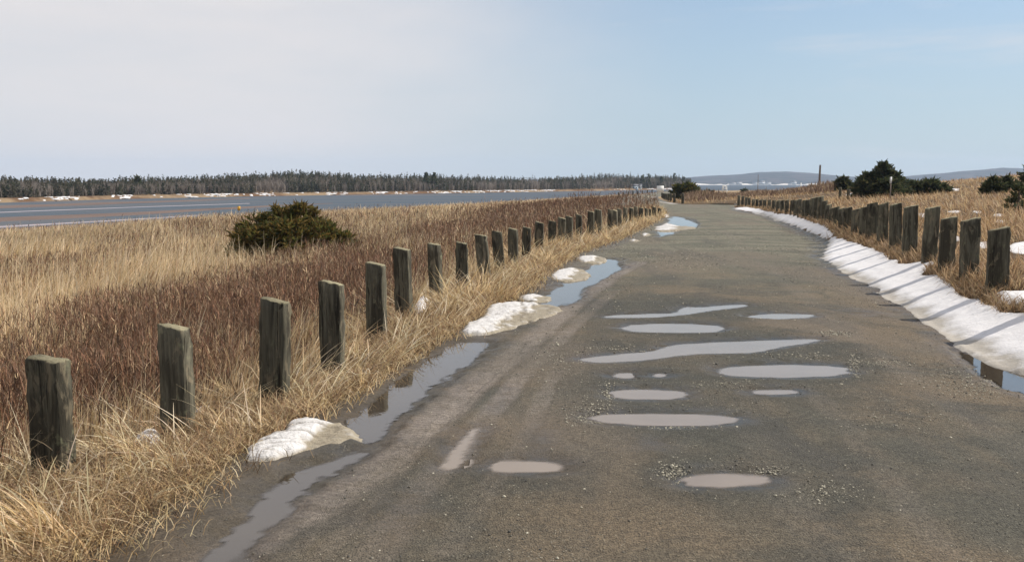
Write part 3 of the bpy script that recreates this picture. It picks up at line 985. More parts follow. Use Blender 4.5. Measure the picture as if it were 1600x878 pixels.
# --- left verge: golden tangled grass between the marsh and the ditch
n = 50000
yy = np.exp(rng.uniform(math.log(2.4), math.log(62), n))
lo_, hi_ = x_l(yy) - .55, e_l(yy) + .02
edge_n = .30 * fbm(yy * 1.1, yy * 0 + 3.3, 131, 3) + .16 * fbm(yy * 4, yy * 0, 132, 2)
u = rng.uniform(0, 1, n) ** .85
xx = lo_ + (hi_ + edge_n - lo_) * u
tus = fbm(xx * 2.6, yy * 2.6, 133, 3)
kp = (rng.uniform(0, 1, n) < np.clip(.32 + 3.2 * tus, .06, 1) * (1 - .90 * post_clear(xx, yy))) & snow_out(xx, yy)
xx, yy, tus = xx[kp], yy[kp], tus[kp]; n = len(xx)
u = np.clip((e_l(yy) - xx) / (e_l(yy) - x_l(yy)), 0, 1.5)
h = (.15 + .28 * np.clip(u + .25, 0, 1) * rng.uniform(.3, 1.3, n) + .30 * np.clip(tus, 0, .4)) * rng.uniform(.7, 1.25, n)
h = h * np.clip((yy + 3) / 11, .78, 1.15) * (1 - .55 * post_clear(xx, yy))
flow = 2 * PI * (fbm(xx * 1.1, yy * 1.1, 134, 2)) * 1.6 - 1.2     # tussocks lie in their own direction, mostly towards the road
az = flow + rng.normal(0, .55, n)
bend = np.clip(rng.normal(.9, .5, n), .05, 2.2)
lean = np.clip(rng.normal(.80, .42, n) - .9 * np.clip(tus, -.1, .3), 0, 1.5)
wd = np.clip(.0050 + .00042 * yy, .004, .02) * rng.uniform(.5, 1.6, n)
cc = pick(GOLD + TAN[:2], n, .3) * (.86 + 1.0 * np.clip(tus, -.25, .25))[:, None]
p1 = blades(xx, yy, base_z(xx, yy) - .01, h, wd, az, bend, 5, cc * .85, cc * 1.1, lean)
n = 5200
yy = np.exp(rng.uniform(math.log(2.4), math.log(50), n))
xx = x_l(yy) - .5 + rng.uniform(0, 1, n) ** 1.2 * (e_l(yy) - x_l(yy) + .35)
tus = fbm(xx * 2.6, yy * 2.6, 133, 3)
kp = (tus > -.10) & snow_out(xx, yy, -.05) & (rng.uniform(0, 1, n) > .8 * post_clear(xx, yy))
xx, yy = xx[kp], yy[kp]; n = len(xx)
az = 2 * PI * (fbm(xx * 1.1, yy * 1.1, 134, 2)) * 1.6 - 1.2 + rng.normal(0, .6, n)
cc = pick([(.80, .68, .46), (.74, .60, .38), (.84, .74, .54)], n, .15)
p4 = blades(xx, yy, base_z(xx, yy) + .03, rng.uniform(.22, .55, n), np.clip(.0055 + .0004 * yy, .005, .02) * rng.uniform(.7, 1.4, n), az, rng.uniform(.2, 1.2, n), 6, cc * .9, cc, rng.uniform(.45, 1.15, n))
# litter: short flat straws on the mud
n = 24000
yy = np.exp(rng.uniform(math.log(2.4), math.log(40), n))
xx = e_l(yy) + rng.normal(-.12, .2, n) - .1
kp = snow_out(xx, yy)
for P in DITW: kp &= sdist(xx, yy, P) < -.02
xx, yy = xx[kp], yy[kp]; n = len(xx)
cc = pick(GOLD + [(.15, .10, .06), (.10, .07, .045)], n)
p2 = blades(xx, yy, base_z(xx, yy) + .004, rng.uniform(.05, .22, n), np.clip(.003 + .0004 * yy, .003, .015), rng.uniform(0, 2 * PI, n),
            rng.uniform(1.3, 2.0, n), 3, cc)
# thatch matted under the tussocks
n = 60000
yy = np.exp(rng.uniform(math.log(2.4), math.log(60), n))
xx = x_l(yy) - .4 + rng.uniform(0, 1, n) * (e_l(yy) - x_l(yy) + .35)
kp = snow_out(xx, yy)
xx, yy = xx[kp], yy[kp]; n = len(xx)
cc = pick([(.40, .29, .16), (.16, .105, .06), (.56, .43, .26), (.26, .18, .115), (.34, .21, .12), (.48, .37, .22)], n)
p3 = blades(xx, yy, base_z(xx, yy) - .01, rng.uniform(.06, .24, n), np.clip(.0035 + .0005 * yy, .004, .02), rng.uniform(0, 2 * PI, n),
            rng.uniform(.6, 2.2, n), 3, cc)
V, Q, C = joinb([p1, p2, p3, p4])
tag(raw_mesh('verge_grass', V, Q, M['grass'], {'col': ('FLOAT_COLOR', C)}), kind='stuff')

# --- left marsh: tall tan grass
n = 330000
yy = np.exp(rng.uniform(math.log(2.6), math.log(200), n))
aa = rng.uniform(-.78, .30, n)
xx = aa * yy
L = x_l(yy) - xx; W = xx - x_w(yy)
rm = red_mask(xx, yy)
tus = fbm(xx * 1.5, yy * 1.0, 141, 3)
kp = (L > .22) & (W > .3) & (rng.uniform(0, 1, n) < np.clip(1.0 - 1.02 * rm ** .6, .025, 1) * np.clip(.65 + 2 * tus, .15, 1)) & snow_out(xx, yy)
xx, yy, L, rm = xx[kp], yy[kp], L[kp], rm[kp]; n = len(xx)
tall = rng.uniform(0, 1, n) < .05
h = rng.uniform(.30, .80, n) * np.where(tall, 1.45, 1) * (1 - .35 * rm) * np.where(yy < 30, np.clip(.45 + .16 * L, .45, 1), 1) * np.clip(1.0 + 1.2 * fbm(xx * .2, yy * .2, 142), .6, 1.5)
flow = .9 * fbm(xx * .25, yy * .25, 143) * 6
az = flow + rng.normal(0, .8, n) + .3
bend = np.clip(np.abs(rng.normal(.65, .5, n)), .05, 2.1)
wd = np.clip(.0032 + .00060 * yy, .004, .11) * rng.uniform(.6, 1.4, n) * np.where(tall, 1.25, 1)
cc = pick(TAN, n, .3) * (1 - .25 * rm[:, None])
lf = sstep(-.15, .2, fbm(xx * .06, yy * .05, 144, 3))[:, None]
cc = np.where(tall[:, None], np.array([[.74, .60, .40]]) * rng.uniform(.8, 1.15, (n, 1)), cc) * (.86 + .26 * lf)
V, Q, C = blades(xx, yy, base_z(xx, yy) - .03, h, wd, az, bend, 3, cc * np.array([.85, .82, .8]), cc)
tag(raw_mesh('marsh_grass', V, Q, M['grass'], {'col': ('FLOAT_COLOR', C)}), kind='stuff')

# --- red-brown twiggy brush
n = 430000
yy = np.exp(rng.uniform(math.log(2.6), math.log(150), n))
aa = rng.uniform(-.78, .30, n)
xx = aa * yy
L = x_l(yy) - xx; W = xx - x_w(yy)
rm = red_mask(xx, yy)
kp = ((L > .38) | ((yy > 45) & (xx < e_l(yy) - .4))) & (W > 1) & (rng.uniform(0, 1, n) < np.clip(rm * 1.05 + .02, 0, 1)) & snow_out(xx, yy)
xx, yy, L = xx[kp], yy[kp], L[kp]; n = len(xx)
hmax = (.62 + .85 * fbm(xx * .6, yy * .6, 151, 4)) * np.where(yy > 44, 1.0 + .9 * sstep(48, 56, yy) * (1 - sstep(66, 76, yy)), np.clip(.30 + L * .5, .30, 1))
h0 = rng.uniform(0, .90, n) ** .7 * hmax                      # twigs fork off at every height of the thicket
h = np.minimum(np.clip(hmax - h0, .10, .9) * rng.uniform(.55, 1.05, n), .26 * rng.uniform(.5, 1.5, n) * np.clip(yy / 14, 1, 1.8))
az = rng.uniform(0, 2 * PI, n)
bend = np.clip(np.abs(rng.normal(.7, .6, n)), 0, 2.0)
wd = np.clip(.0026 + .00050 * yy, .0035, .07) * rng.uniform(.6, 1.3, n)
cc = pick(REDS, n, .3)
pal = (rng.uniform(0, 1, n) < .07)[:, None]
cc = np.where(pal, np.array([[.52, .38, .22]]) * rng.uniform(.7, 1.2, (n, 1)), cc)
V, Q, C = blades(xx, yy, base_z(xx, yy) + h0 - .03, h, wd, az, bend, 2, cc)
tag(raw_mesh('red_brush', V, Q, M['twig'], {'col': ('FLOAT_COLOR', C)}), kind='stuff')

# --- right side: bank and field grass
n = 300000
yy = np.exp(rng.uniform(math.log(4.0), math.log(230), n))
aa = rng.uniform(.17, .78, n) + (rng.uniform(0, 1, n) < .25) * rng.uniform(0, .7, n) * np.clip(9 / yy, 0, 1)
xx = aa * yy
Rr = xx - x_r(yy); bk = xx - e_r(yy)
tus = fbm(xx * 1.6, yy * 1.2, 161, 3)
low = -.22 + 0 * yy
kp = (Rr > low + .35 * fbm(yy * 1.3, xx * 0, 162, 2)) & (rng.uniform(0, 1, n) < np.clip(.42 + 2.8 * tus, .05, 1)) & snow_out(xx, yy, .0)
for f_ in (.25, .5, .8, 1.2, 1.7):      # thin, beaten-down grass in front of the field snow
    kp &= snow_out(xx * (1 + f_ / yy), yy + f_, .05) | (bk < 1.6 + .0 * yy)
kp &= ~((yy > 63) & (yy < 77.5) & (xx < e_r(yy) + .5))
xx, yy, Rr = xx[kp], yy[kp], Rr[kp]; n = len(xx)
h = rng.uniform(.14, .46, n) * np.clip(.60 + .35 * (Rr + .4), .5, 1.0) * np.clip(1 + 1.3 * fbm(xx * .3, yy * .3, 163), .6, 1.5)
az = PI + .4 + 5 * fbm(xx * .35, yy * .35, 164) + rng.normal(0, .75, n)
bend = np.clip(np.abs(rng.normal(.8, .5, n)), .05, 2.2)
lean = np.clip(np.abs(rng.normal(.5, .4, n)), 0, 1.4)
wd = np.clip(.0032 + .00060 * yy, .005, .12) * rng.uniform(.6, 1.4, n)
dark = sstep(.02, .18, fbm(xx * .10, yy * .05, 165, 3))[:, None] * sstep(4, 12, Rr)[:, None]
cc = pick(GOLD + TAN + [(.30, .19, .11), (.40, .28, .17)], n, .3) * np.array([.78, .735, .73])
cc = cc * (1 - dark) + pick([(.20, .12, .07), (.15, .095, .06), (.26, .17, .10)], n) * dark
pa = blades(xx, yy, base_z(xx, yy) - .02, h, wd, az, bend, 4, cc * .88, cc, lean)
n = 30000   # matted thatch at the rim of the bank
yy = np.exp(rng.uniform(math.log(6), math.log(66), n))
xx = x_r(yy) - .45 + rng.uniform(0, 1, n) * .9
kp = snow_out(xx, yy, .03)
xx, yy = xx[kp], yy[kp]; n = len(xx)
cc = pick([(.30, .21, .12), (.17, .115, .068), (.40, .29, .17), (.24, .15, .08)], n)
pb = blades(xx, yy, base_z(xx, yy) - .01, rng.uniform(.08, .28, n), np.clip(.0035 + .0006 * yy, .004, .03), rng.uniform(0, 2 * PI, n), rng.uniform(.8, 2.3, n), 3, cc)
V, Q, C = joinb([pa, pb])
tag(raw_mesh('field_grass', V, Q, M['grass'], {'col': ('FLOAT_COLOR', C)}), kind='stuff')

# --- brown bushes beyond the bend
n = 17000
yy = rng.uniform(79, 128, n)
xx = (rng.uniform(1066, 1300, n) - 800) / 1400 * yy
bl = fbm(xx * .18, yy * .10, 171, 2)
kp = (xx > e_r(yy) + 1.0) & (bl > .02) & (rng.uniform(0, 1, n) < 1.2 - (yy - 79) / 75)
xx, yy, bl = xx[kp], yy[kp], bl[kp]; n = len(xx)
hm = .25 + 2.6 * np.clip(bl - .02, 0, .4)
h0 = rng.uniform(0, .7, n) * hm
cc = pick([(.22, .145, .095), (.16, .11, .08), (.30, .21, .13), (.18, .11, .075), (.42, .31, .19)], n, .3)
V, Q, C = blades(xx, yy, base_z(xx, yy) + h0, np.clip(hm - h0, .2, 1.2) * rng.uniform(.6, 1.1, n), rng.uniform(.04, .09, n), rng.uniform(0, 2 * PI, n), rng.uniform(.1, 1.0, n), 2, cc)
tag(raw_mesh('brown_bushes', V, Q, M['twig'], {'col': ('FLOAT_COLOR', C)}), kind='stuff')

# ------------------------------------------------------------------ timber posts
ORD = ['nearest', 'second', 'third', 'fourth', 'fifth', 'sixth', 'seventh', 'eighth', 'ninth', 'tenth', 'eleventh', 'twelfth', 'thirteenth', 'fourteenth',
       'fifteenth', 'sixteenth', 'seventeenth', 'eighteenth', 'nineteenth', 'twentieth', 'twenty-first', 'twenty-second', 'twenty-third', 'twenty-fourth',
       'twenty-fifth', 'twenty-sixth', 'twenty-seventh', 'twenty-eighth', 'twenty-ninth', 'thirtieth', 'thirty-first', 'thirty-second', 'thirty-third',
       'thirty-fourth', 'thirty-fifth', 'thirty-sixth', 'thirty-seventh', 'thirty-eighth', 'thirty-ninth', 'fortieth']


def post_mesh(w, t, h, slant, seed, below=.35, hi=True):
    """rough sawn board, bevelled and chewed corners, top cut on a slant"""
    r = np.random.default_rng(seed)
    nz = 15 if hi else 4
    b = .009
    prof = []
    if hi:
        for (cx, cy, x0, y0) in ((1, -1, 1, 0), (1, 1, 0, 1), (-1, 1, -1, 0), (-1, -1, 0, -1)):
            pass
        edge = 5
        xs_ = np.linspace(-w / 2 + b, w / 2 - b, edge); ys_ = np.linspace(-t / 2 + b, t / 2 - b, 3)
        prof = [(x, -t / 2) for x in xs_] + [(w / 2, y) for y in ys_] + [(x, t / 2) for x in xs_[::-1]] + [(-w / 2, y) for y in ys_[::-1]]
    else:
        prof = [(-w / 2, -t / 2), (w / 2, -t / 2), (w / 2, t / 2), (-w / 2, t / 2)]
    prof = np.array(prof); m = len(prof)
    V = []
    for i in range(nz + 1):
        f = i / nz
        z = -below + (h + below) * f
        for j, (x, y) in enumerate(prof):
            k = .007 if hi else .004
            dx = k * (vnoise(j * .9 + seed, z * 7, seed) - .5) * 2 + .004 * r.normal()
            dy = k * (vnoise(j * .9 + 5 + seed, z * 7, seed + 3) - .5) * 2 + .003 * r.normal()
            zz_ = z
            if i == nz:
                zz_ = z - slant * (x / w + .5) + (.006 * r.normal() if hi else 0)
            elif i == nz - 1:
                zz_ = z - slant * (x / w + .5) * .9
            if hi and i >= nz - 1:      # chewed top corners
                cn = (abs(abs(x) - w / 2) < .02) * r.uniform(0, 1) ** 2
                zz_ -= .028 * cn * (i == nz); dx -= .012 * cn * np.sign(x); dy -= .008 * cn * np.sign(y)
            V.append((x + dx, y + dy, zz_))
    # the top: a slightly inset ring, then a centre vertex
    top0 = (nz) * m
    for j, (x, y) in enumerate(prof):
        V.append((x * .90, y * .86, h - slant * (x * .9 / w + .5) + .009 + .004 * r.normal()))
    V.append((0, 0, h - slant * .5 + .008))
    V = np.array(V)
    Q = [(i * m + j, i * m + (j + 1) % m, (i + 1) * m + (j + 1) % m, (i + 1) * m + j) for i in range(nz + 1) for j in range(m)]
    c = len(V) - 1
    T = [((nz + 1) * m + j, (nz + 1) * m + (j + 1) % m, c) for j in range(m)]
    return V, [np.array(Q), np.array(T)]


def solve_y(px, line, y0, y1):
    a = (px - CX) / F
    g = np.geomspace(y0, y1, 4000)
    f = line(g) - a * g * 1.0 / cp if False else line(g) - a * g
    s_ = np.where(np.diff(np.sign(f)) != 0)[0]
    return float(g[s_[0]]) if len(s_) else None


LEFT = [(75, 562, 5.0, 0, 1.0), (272, 513, 6.0, 0, .98), (424, 471, 6.9, .5, 1.0), (517, 443, 7.9, -.5, 1.0), (587, 413, 9.4, 0, .95), (630, 389, 10.9, -.5, .95),
        (682, 382, 12.5, 0, .9), (722, 380, 13.9, 0, .85), (757, 368, 15.1, -5.5, .95), (781, 362, 16.3, -2, .95), (802, 358, 17.7, 1, .9), (822, 356, 19.1, 0, .9),
        (842, 348, 20.8, 1, .95), (862, 346, 22.4, 1, .95), (877, 341, 23.4, 0, .9), (889, 339, 24.4, -1, .9), (904, 336, 25.6, 0, .8), (923, 331, 27.0, 0, .9), (935, 328, 27.9, -3, 1.0),
        (953, 328, 30.2, 0, .8), (961, 329, 31.4, 0, .8), (968.5, 327, 32.6, 0, .8), (977, 325, 34, 0, .85), (986, 325, 35.6, 0, .85), (993.5, 323, 37.2, 1, .85),
        (1001.5, 325, 38.8, 0, .85), (1010, 326, 40.4, 0, .8), (1016, 327, 41.5, 0, .6), (1022.5, 324, 42.6, 0, .85), (1030, 326, 43.8, 1, .85)]
LOOK_L = {0: 'stout weathered post with dark stains and a lichened top, nearest in the left row', 1: 'pale streaked weathered post, second from the camera in the left row',
          2: 'dark broad weathered post, third from the camera in the left row', 3: 'dark plain post at the ditch bank, fourth from the camera in the left row',
          8: 'post leaning back to the left, ninth from the camera in the left row', 27: 'thin pale post among the last dark ones of the left row'}
RIGHT = [(1640, 392), (1563, 365), (1518, 350), (1482, 347), (1455, 330), (1424, 328), (1402, 324), (1381, 323), (1363, 322), (1351, 327), (1339, 331), (1325, 328), (1316.5, 329), (1308, 327),
         (1300, 328), (1294, 323), (1289, 317), (1282, 310), (1276, 311), (1270, 312), (1263, 315), (1257, 315), (1250, 314), (1244, 315), (1238, 315), (1230, 315), (1223, 315),
         (1216, 315), (1209, 315), (1202, 314), (1195, 314), (1189, 314), (1183, 313), (1177, 313), (1171, 311), (1166, 310), (1160, 308), (1154.5, 306.5)]


def put_post(px, top, d, lean, wf, slant, seed, label, group, hi, right):
    x, zt = at_depth(px, top, d)
    zb = float(base_z(x, d))
    h = max(.25, zt - zb)
    r = np.random.default_rng(seed)
    w = .205 * wf * r.uniform(.94, 1.06); t = .115 * r.uniform(.9, 1.15)
    V, Q = post_mesh(w, t, h + abs(slant) * .5, slant, seed, hi=hi)
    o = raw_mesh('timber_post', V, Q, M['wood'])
    o.location = (x, d, zb)
    o.rotation_euler = (R(r.normal(0, 1.6)), R(lean + r.normal(0, 1.5)), -R(13.5 + r.normal(0, 6)))
    return tag(o, label, 'post', group)


for i, (px, top, d, lean, wf) in enumerate(LEFT):
    lab = LOOK_L.get(i, f'weathered slant-topped timber post, {ORD[i]} from the camera in the left row')
    put_post(px, top, d, lean, wf, .042 if i else .026, 300 + i, lab, 'timber posts along the left road edge', i < 19, False)
for i, (px, top) in enumerate(RIGHT):
    d = solve_y(px, x_r, 8, 68) or 62
    lab = f'dark slant-topped timber post, {ORD[i - 1]} from the camera in the right row' if i else 'dark timber post just outside the right frame edge'
    put_post(px, top, d, 0, 1.12 if i < 12 else .88, -.055, 400 + i, lab, 'timber posts along the right road edge', i < 12, True)
for i in range(9):   # the right row goes on past the opening, towards the signboard
    d = 78 + i * 10.0; x = float(x_r(d)) - .2
    V, Q = post_mesh(.24, .13, .85, -.05, 500 + i, hi=False)
    o = raw_mesh('timber_post', V, Q, M['wood']); o.location = (x, d, float(base_z(x, d))); o.rotation_euler = (0, 0, -R(8))
    tag(o, f'small dark post, {"nearest" if i == 0 else ORD[i]} in the short row leading to the signboard', 'post', 'posts beyond the bend')
for i in range(8):
    d = 172 + i * 12.0; px = 966 + i * 7.4; x = (px - 800) / 1400 * d
    V, Q = post_mesh(.3, .16, .95, .03, 520 + i, hi=False)
    o = raw_mesh('timber_post', V, Q, M['wood']); o.location = (x, d, float(base_z(x, d)))
    tag(o, 'tiny dark post in the distant row left of the signboard', 'post', 'distant posts left of the signboard')
for px, py, top, d, lab in ((1313, 304, 293, 62, 'short grey stump left of the big spruce, farther from it'), (1326, 308, 296, 55, 'short grey stump close to the left foot of the big spruce'),
                            (1241, 305, 298, 90, 'short stump beyond the right row, left of the utility pole')):
    x, zt = at_depth(px, top, d); zb = float(base_z(x, d))
    V, Q = post_mesh(.16, .14, max(.4, zt - zb), .02, int(px), hi=False)
    o = raw_mesh('wooden_stump', V, Q, M['wood']); o.location = (x, d, zb); tag(o, lab, 'stump')

# ------------------------------------------------------------------ spruces


def plumes(base, dirs, length, width, cols):
    """needle-covered twig ends: two crossed lozenges each"""
    n = len(base)
    d = dirs / (np.linalg.norm(dirs, axis=1, keepdims=True) + 1e-9)
    a = np.cross(d, rng.normal(0, 1, (n, 3))); a /= np.linalg.norm(a, axis=1, keepdims=True) + 1e-9
    b = np.cross(d, a)
    L = length[:, None]; w = width[:, None]
    V = []
    for ax in (a, b):
        V += [base - ax * w * .25, base + d * L * .45 - ax * w, base + d * L, base + d * L * .45 + ax * w]
    V = np.stack(V, 1)
    Q = (np.array([(0, 1, 2, 3), (4, 5, 6, 7)])[None] + (np.arange(n) * 8)[:, None, None]).reshape(-1, 4)
    return V.reshape(-1, 3), Q, np.repeat(cols, 8, 0)


def spruce_crown(H, Rad, n_br, tw, seed, cols, plume=(.14, .035), z0=.05, shape=1.0, lift=.15, stem=(0, 0), tilt=(0, 0)):
    """branches in loose whorls round one stem; returns plumes and the branch axes"""
    r = np.random.default_rng(seed)
    B, D, Ls, axes = [], [], [], []
    for k in range(n_br):
        f = r.uniform(0, 1) ** .85
        z = H * (z0 + (1 - z0) * f * .97)
        ln = Rad * ((1 - f) ** shape * r.uniform(.6, 1.12) + .05)
        az = r.uniform(0, 2 * PI)
        up = lift + .5 * f + r.normal(0, .14)
        d = np.array([math.cos(az), math.sin(az), up])
        p0 = np.array([stem[0] + tilt[0] * f, stem[1] + tilt[1] * f, z])
        axes.append((p0, p0 + d * ln))
        m = max(3, int(tw * ln / Rad) + 2)
        t = r.uniform(.25, 1.0, m) ** .8
        p = p0[None] + d[None] * (ln * t)[:, None] + r.normal(0, .03 * ln + .012, (m, 3))
        p[:, 2] -= .10 * ln * t ** 2
        side = r.normal(0, .75, (m, 3)); side[:, 2] = r.normal(.25, .4, m)
        B.append(p); D.append(d[None] / np.linalg.norm(d) + side); Ls.append(plume[0] * r.uniform(.5, 1.3, m) * (1 + .9 * (r.uniform(0, 1, m) < .10)))
    B, D, Ls = np.concatenate(B), np.concatenate(D), np.concatenate(Ls)
    # leader
    n = len(B)
    c = np.array(cols)[r.integers(0, len(cols), n)] * r.uniform(.75, 1.65, (n, 1))
    v, q, cc = plumes(B, D, Ls, np.full(n, plume[1]) * r.uniform(.7, 1.4, n), c)
    # bare shoot on top
    return v, q, cc, axes


def spruce(name, label, cat, px, base_py, d, H, stems, cols, group=None, plume=(.14, .035), sink=.0, axes_r=.012, lead=True):
    """stems: (dx, dy, height, radius, branches, twigs, shape)"""
    x = (px - CX) / F * d
    zb = float(base_z(x, d)) - sink
    root = empty(name, (x, d, zb))
    parts = []; tb = MB()
    for i, (dx, dy, h, rad, nb, tw, shape) in enumerate(stems):
        gz = float(base_z(x + dx, d + dy)) - sink - zb
        v, q, c, axes = spruce_crown(h, rad, nb, tw, int(px * 7 + i * 13), cols, plume, shape=shape, stem=(dx, dy))
        v[:, 2] += gz
        parts.append((v, q, c))
        tb.tube([(dx, dy, gz - .2), (dx + .02, dy, gz + h * .5), (dx, dy, gz + h * (1.02 if lead else .96))], [.035 * h + .02, .02 * h + .01, .006 + .002 * h], 6)
        for (a, b) in axes[::2]:
            tb.tube([a + np.array([0, 0, gz]), b * .9 + a * .1 + np.array([0, 0, gz])], [axes_r, axes_r * .4], 4)
    V, Q, C = joinb(parts)
    raw_mesh('crown', V, Q, M['needle'], {'col': ('FLOAT_COLOR', C)}, parent=root)
    tb.build('trunk', M['bark'], root, True)
    return tag(root, label, cat, group)


DARK = [(.050, .066, .034), (.074, .082, .038), (.044, .052, .030), (.100, .094, .042)]
OLIVE = [(.105, .105, .030), (.150, .120, .034), (.075, .082, .028), (.200, .135, .042), (.130, .088, .032)]
d = hit(460, 402)[1]
s_ = d / F
spruce('spruce_bush', 'broad olive-green spruce bush standing alone in the left marsh', 'bush', 460, 400, d, 0,
       [(-62 * s_, .2, 68 * s_, 46 * s_, 120, 30, .55), (-22 * s_, .1, 80 * s_, 52 * s_, 150, 32, .6), (12 * s_, -.1, 84 * s_, 42 * s_, 150, 32, .7), (30 * s_, .3, 78 * s_, 32 * s_, 80, 26, .8),
        (0 * s_, -.7, 56 * s_, 62 * s_, 170, 34, .5), (45 * s_, -.2, 52 * s_, 46 * s_, 130, 30, .55), (72 * s_, 0, 34 * s_, 34 * s_, 100, 24, .6), (-45 * s_, -.6, 48 * s_, 52 * s_, 130, 30, .5),
        (-80 * s_, -.2, 30 * s_, 30 * s_, 70, 22, .6)], OLIVE, plume=(.17, .026), sink=.05, lead=False)
d = 60; s_ = d / F
spruce('spruce_tree', 'tallest dark spruce in the right field, wide and dense with a ragged peak', 'tree', 1372, 307, d, 0,
       [(6 * s_, 0, 56 * s_, 30 * s_, 150, 34, .75), (-16 * s_, .3, 40 * s_, 26 * s_, 120, 30, .6), (24 * s_, .2, 38 * s_, 26 * s_, 110, 30, .6), (-28 * s_, -.2, 28 * s_, 20 * s_, 80, 24, .6),
        (0, -.5, 28 * s_, 36 * s_, 120, 30, .5)], DARK, plume=(.22, .05), sink=.05)
spruce('juniper_bush', 'low dark spreading evergreen at the right foot of the tallest spruce', 'bush', 1440, 305, d + 1, 0,
       [(-34 * s_, 0, 22 * s_, 26 * s_, 80, 24, .5), (-12 * s_, .3, 20 * s_, 26 * s_, 80, 24, .5), (10 * s_, 0, 21 * s_, 24 * s_, 80, 24, .5), (28 * s_, .2, 14 * s_, 20 * s_, 60, 20, .5)],
       DARK, plume=(.22, .05), sink=.05, lead=False)
d = 85; s_ = d / F
spruce('spruce_tree', 'rounded dark spruce just right of the utility pole, left of the tallest', 'tree', 1313, 291, d, 0,
       [(1 * s_, 0, 21 * s_, 13 * s_, 80, 22, .6), (-8 * s_, .2, 14 * s_, 10 * s_, 50, 18, .6), (8 * s_, 0, 15 * s_, 10 * s_, 50, 18, .6)], DARK, plume=(.26, .07), sink=.05)
d = 48; s_ = d / F
spruce('spruce_tree', 'small dark spruce, left of the three near the right frame edge', 'tree', 1548, 304, d, 0,
       [(0, 0, 26 * s_, 17 * s_, 70, 20, .7), (-12 * s_, 0, 14 * s_, 12 * s_, 40, 16, .7), (10 * s_, 0, 15 * s_, 13 * s_, 40, 16, .6)], DARK, plume=(.17, .042), sink=.03)
spruce('spruce_tree', 'small dark spruce, middle of the three near the right frame edge', 'tree', 1573, 302, d + 1, 0,
       [(-4 * s_, 0, 26 * s_, 14 * s_, 70, 20, .8), (10 * s_, 0, 15 * s_, 13 * s_, 50, 16, .6)], DARK, plume=(.17, .042), sink=.03)
spruce('spruce_tree', 'open-branched dark spruce cut off by the right frame edge', 'tree', 1602, 302, d - 1, 0,
       [(0, 0, 36 * s_, 22 * s_, 60, 18, .6)], DARK, plume=(.18, .04), sink=.03)
d = 27; s_ = d / F
spruce('spruce_sapling', 'tiny sparse spruce sapling in the right field near the frame edge', 'tree', 1588, 346, d, 0,
       [(0, 0, 44 * s_, 26 * s_, 46, 22, 1.0)], DARK, plume=(.13, .022), sink=.0, axes_r=.005)
d = 105; s_ = d / F
spruce('evergreen_bush', 'rounded dark evergreen bush right of the signboard', 'bush', 1070, 307, d, 0,
       [(-8 * s_, 0, 22 * s_, 17 * s_, 100, 24, .45), (6 * s_, 0, 24 * s_, 18 * s_, 100, 24, .45), (16 * s_, .3, 17 * s_, 11 * s_, 60, 18, .5)], OLIVE[:3] + DARK, plume=(.28, .08), sink=.05, lead=False)
spruce('evergreen_bush', 'smaller low evergreen bush right of the rounded one', 'bush', 1101, 307, d, 0,
       [(-6 * s_, 0, 10 * s_, 9 * s_, 50, 16, .5), (6 * s_, 0, 11 * s_, 9 * s_, 50, 16, .5)], DARK, plume=(.26, .08), sink=.05, lead=False)
d = 190; s_ = d / F
spruce('evergreen_bush', 'tiny dark bush on the far dune right of the white stand', 'bush', 1161, 300, d, 0, [(0, 0, 6.5 * s_, 6 * s_, 40, 14, .4)], DARK, plume=(.35, .12), sink=.05, lead=False)

# ------------------------------------------------------------------ signboard, stands, poles, marker


def ground_at(px, d):
    x = (px - CX) / F * d
    return x, float(base_z(x, d))


d = 165; x, zb = ground_at(1030.5, d)
root = empty('signboard', (x, d, zb), R(-8)); tag(root, 'white blank-looking signboard on two legs beside the far road', 'sign')
zt = at_depth(1030, 290.5, d)[1] - zb; wv = 11 * d / F / 2
m_ = MB(); m_.box(-wv, wv, -.04, .04, zt * .42, zt); m_.build('panel', M['white'], root)
for s1 in (-1, 1):
    m_ = MB(); m_.box(s1 * wv * .86 - .07, s1 * wv * .86 + .07, .045, .18, -.3, zt * .97); m_.build('leg', M['white'], root)

d = 300; x, zb = ground_at(1130.5, d)
root = empty('lookout_stand', (x, d, zb)); tag(root, 'tall white open-framed stand by the far water, right of the evergreen bushes', 'stand')
zt = at_depth(1130, 290, d)[1] - zb; wv = 6.4 * d / F / 2
for sx in (-1, 1):
    for sy in (-.5, .5):
        m_ = MB(); m_.tube([(sx * wv, sy, -.3), (sx * wv * .8, sy * .8, zt)], [.14, .12], 4); m_.build('leg', M['white'], root)
m_ = MB(); m_.box(-wv * .95, wv * .95, -.55, .55, zt * .42, zt * .55); m_.build('seat', M['white'], root)
m_ = MB(); m_.box(-wv * .95, wv * .95, .38, .50, zt * .80, zt * 1.0); m_.build('backrest', M['white'], root)

d = 210; x, zb = ground_at(1249, d)
root = empty('small_sign', (x, d, zb)); tag(root, 'white post with a small side arm board, left of the utility pole', 'sign')
zt = at_depth(1249, 286, d)[1] - zb
m_ = MB(); m_.box(-.1, .1, -.08, .08, -.3, zt); m_.build('pole', M['white'], root)
m_ = MB(); m_.box(.105, .95, -.05, .05, zt * .42, zt * .60); m_.build('panel', M['white'], root)

d = 95; x, zb = ground_at(1277.5, d)
zt = at_depth(1277.5, 258, d)[1] - zb
m_ = MB(); m_.tube([(0, 0, -.4), (0, 0, zt * .5), (.02, 0, zt)], [.13, .115, .09], 10)
o = m_.build('utility_pole', M['grey_wood'], None, True); o.location = (x, d, zb); tag(o, 'tall bare wooden utility pole behind the right row', 'pole')

